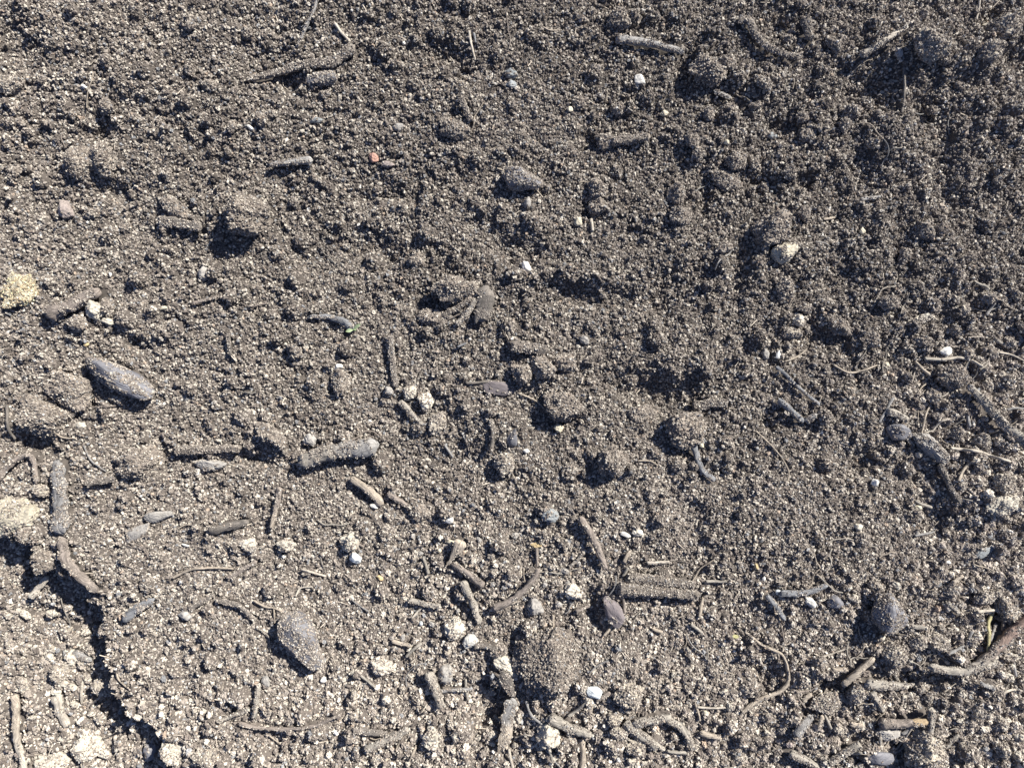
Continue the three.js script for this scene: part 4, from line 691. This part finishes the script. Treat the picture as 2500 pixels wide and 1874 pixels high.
  const HAIR = [
    [34, 1950, 1300, 2490, 1860, 'hair-thin rootlet among the rubble of the lower right', 'rootlets in the lower right', 3.2, 0, ['tan', 'pale', 'dusty']],
    [22, 2080, 700, 2490, 1300, 'hair-thin rootlet on the right-hand rubble', 'rootlets on the right', 3, 0, ['tan', 'pale', 'dusty']],
    [24, 850, 1380, 1750, 1860, 'hair-thin rootlet among the rubble of the bottom centre', 'rootlets in the bottom centre', 3, 0, ['tan', 'dusty', 'grey']],
    [16, 30, 1250, 820, 1860, 'hair-thin rootlet on the soil of the lower left', 'rootlets in the lower left', 3, 0, ['tan', 'dusty', 'brown']],
    [18, 60, 60, 1700, 1100, 'hair-thin rootlet on the fine soil of the upper left half', 'rootlets in the upper left half', 2.8, 0, ['tan', 'dusty', 'brown']],
    [12, 1700, 100, 2450, 680, 'hair-thin rootlet in the grooves of the upper right', 'rootlets in the upper right', 2.8, 0, ['tan', 'dusty', 'grey']],
    [30, 860, 1330, 1760, 1860, 'short splinter of wood lying in the bottom centre rubble', 'splinters in the bottom centre', 8, 1, ['dusty', 'dusty', 'brown', 'tan']],
    [26, 1950, 1420, 2490, 1860, 'short splinter of wood lying in the lower right rubble', 'splinters in the lower right', 10, 1, ['dusty', 'dusty', 'grey', 'tan']],
    [12, 2200, 700, 2490, 1350, 'short splinter of wood lying on the right-hand rubble', 'splinters on the right', 8, 1, ['dusty', 'grey', 'tan']],
  ];
  for (const [n, u0, v0, u1, v1, label, group, w, chunky, kinds] of HAIR) for (let k = 0; k < n; k++) {
    let u = u0 + (u1 - u0) * r(), v = v0 + (v1 - v0) * r(), a = r() * 6.283; const L = chunky ? 22 + 30 * r() : 30 + 60 * r(), pts = [[u, v]], bend = chunky ? 0.25 : 1.3;
    for (let s = 0; s < 4; s++) { a += (r() - 0.5) * bend; u += Math.cos(a) * L / 4; v += Math.sin(a) * L / 4; pts.push([u, v]); }
    const kd = kinds[Math.floor(r() * kinds.length)];
    stickThing(chunky ? 'wood_splinter' : 'rootlet', chunky ? 'splinter' : 'rootlet', kd, w * (0.75 + 0.5 * r()), pts, where((L > 60 ? 'long ' : L < 32 ? 'short ' : '') + (TONE[kd] || kd) + (chunky ? ' wood splinter' : ' hair-thin rootlet'), pts[2][0], pts[2][1], label), { group, lift: chunky ? 1.1 : 2 });
  }
}



// ---------------------------------------------------------------- ground: one sheet, fine in view, ever coarser out to the horizon
{
  const axis = (lo, hi, step, far) => { const c = []; for (let x = lo; x <= hi; x += step) c.push(x); let d = step, x = c[c.length - 1]; while (x < far) { d *= 1.14; x += d; c.push(x); } const b = []; d = step; x = lo; while (x > -far) { d *= 1.14; x -= d; b.push(x); } return b.reverse().concat(c); };
  const us = axis(-130, 2630, 3.4, 4e5), vs = axis(-130, 2000, 3.4, 4e5), nu = us.length, nv = vs.length;
  const pos = new Float32Array(nu * nv * 3), col = new Float32Array(nu * nv * 3), idx = new Uint32Array((nu - 1) * (nv - 1) * 6);
  let p = 0;
  for (let j = 0; j < nv; j++) for (let i = 0; i < nu; i++, p += 3) {
    const u = us[i], v = vs[j];
    pos[p] = X(u); pos[p + 1] = Hpx(u, v) * S; pos[p + 2] = Z(v);
    const t = 0.5 + 0.5 * n2(u / 60 + 3, v / 60) + 0.35 * n2(u / 9, v / 9), L = loose(u, v), k = mix(0.065, 0.105, Math.max(0, Math.min(1, t))) * (1 + 0.35 * L) * (1 - 0.3 * damp(u, v));
    col[p] = k * 1.11; col[p + 1] = k * 0.96; col[p + 2] = k * 0.84;
  }
  p = 0;
  for (let j = 0; j < nv - 1; j++) for (let i = 0; i < nu - 1; i++) { const a = j * nu + i, b = a + 1, c = a + nu, d = c + 1; idx[p++] = a; idx[p++] = c; idx[p++] = b; idx[p++] = b; idx[p++] = c; idx[p++] = d; }
  const g = new THREE.BufferGeometry(); g.setAttribute('position', new THREE.BufferAttribute(pos, 3)); g.setAttribute('color', new THREE.BufferAttribute(col, 3)); g.setIndex(new THREE.BufferAttribute(idx, 1)); g.computeVertexNormals();
  const m = new THREE.Mesh(g, std({ vertexColors: true, roughness: 1 })); m.name = 'ground'; m.castShadow = m.receiveShadow = true;
  m.userData = { kind: 'structure', label: 'dark damp garden soil bed' }; scene.add(m);
  console.log('ground', nu, nv, idx.length / 3);
}
// ---------------------------------------------------------------- soil crumbs
{
  const SH = GRAIN.concat(ROUGH), lists = SH.map(() => []), r = rng(29);
  const put = (u, v, rad, lift, L) => { const h = Hpx(u, v); lists[rad > 4.4 ? 6 + Math.floor(r() * 4) : Math.floor(r() * 6)].push([u, v, h + rad * lift, rad, L]); };
  const step = 2.95;
  for (let v = -90; v < 1970; v += step) for (let u = -90; u < 2590; u += step) {
    const a = u + (r() - 0.5) * step * 1.8, b = v + (r() - 0.5) * step * 1.8, q = r(), L = loose(a, b), C = crumbly(a, b), z = r();
    const rad = q < 0.66 ? 1.0 + 1.0 * r() : q < 0.965 - 0.02 * L ? 1.8 + 1.6 * r() : z < 0.2 + 0.8 * L ? 3.2 + (2 + 4.2 * L) * r() * r() : 2.2 + 1.6 * r();
    const fl = n2(a / 6.2 + 11, b / 6.2) + 0.5 * n2(a / 12, b / 12 + 31), drop = r();   // crumbs cling together and leave pores
    if (drop < (fl < -0.08 - 0.25 * (1 - C) ? 0.3 + 0.5 * C : 0.06) || OCC(a, b)) continue;
    put(a, b, rad, -0.2 + 0.8 * r() + (Math.max(0, fl + 0.1) * 10 * C * r()) / rad, L - 0.6 * damp(a, b));
  }
  for (let k = 0; k < 45000; k++) { // beyond the frame
    const u = -900 + r() * 4300, v = -850 + r() * 3580, rad = 5 + 9 * r() * r(); if (u > -90 && u < 2590 && v > -90 && v < 1970) continue; put(u, v, rad, r() * 0.5, 0.3);
  }
  const grp = new THREE.Group(); grp.name = 'soil_crumbs'; grp.userData = { kind: 'stuff', label: 'fine crumbly grains of soil covering the whole bed', category: 'soil crumbs' };
  const e = new THREE.Euler(), P = new THREE.Vector3(), sc = new THREE.Vector3(), col = new THREE.Color(); let n = 0;
  lists.forEach((l, gi) => {
    const im = new THREE.InstancedMesh(SH[gi], crumbMat, l.length); im.name = 'crumb'; im.castShadow = im.receiveShadow = true; im.userData.kind = 'stuff';
    l.forEach(([u, v, y, rad, L], i) => {
      e.set(r() * 6.3, r() * 6.3, r() * 6.3); q4.setFromEuler(e); P.set(X(u), y * S, Z(v)); const k = rad * S; sc.set(k * (0.65 + 0.75 * r()), k * (0.65 + 0.6 * r()), k * (0.65 + 0.6 * r()));
      im.setMatrixAt(i, m4.compose(P, q4, sc)); const c = grainColor(r, L); im.setColorAt(i, col.setRGB(c[0], c[1], c[2]));
    });
    n += l.length; grp.add(im);
  });
  scene.add(grp); console.log('crumbs', n);
}
{ // straw fibres and hair roots too fine and too many to tell apart, strewn over the dry places
  const g = new THREE.CylinderGeometry(0.5, 0.9, 1, 5, 6), a = g.attributes.position; for (let i = 0; i < a.count; i++) { const y = a.getY(i); a.setX(i, a.getX(i) + 2.2 * Math.sin(y * 2.6)); } g.rotateZ(Math.PI / 2); g.computeVertexNormals();
  const r = rng(91), N = 2600, im = new THREE.InstancedMesh(g, crumbMat, N), col = new THREE.Color(); let n = 0;
  while (n < N) {
    const u = r() * 2560 - 30, v = r() * 1940 - 30, L = loose(u, v); if (r() > 0.12 + L || OCC(u, v)) continue;
    const w = 0.8 + 0.9 * r(), len = 9 + 26 * r() * r(); eu.set(r() * 6.28, r() * 6.28, (r() - 0.5) * 0.35, 'YXZ'); q4.setFromEuler(eu); P3.set(X(u), (Hpx(u, v) + 2.5 + 2 * r()) * S, Z(v)); sc3.set(len * S, w * S, w * S);
    im.setMatrixAt(n, m4.compose(P3, q4, sc3)); const k = 0.2 + 0.35 * r(); im.setColorAt(n, col.setRGB(k * 1.1, k * 0.97, k * 0.8)); n++;
  }
  im.name = 'plant_fibres'; im.castShadow = im.receiveShadow = true; im.userData = { kind: 'stuff', label: 'fine straw-coloured plant fibres strewn over the dry soil', category: 'plant fibres' }; scene.add(im);
}
renderer.render(scene, camera);
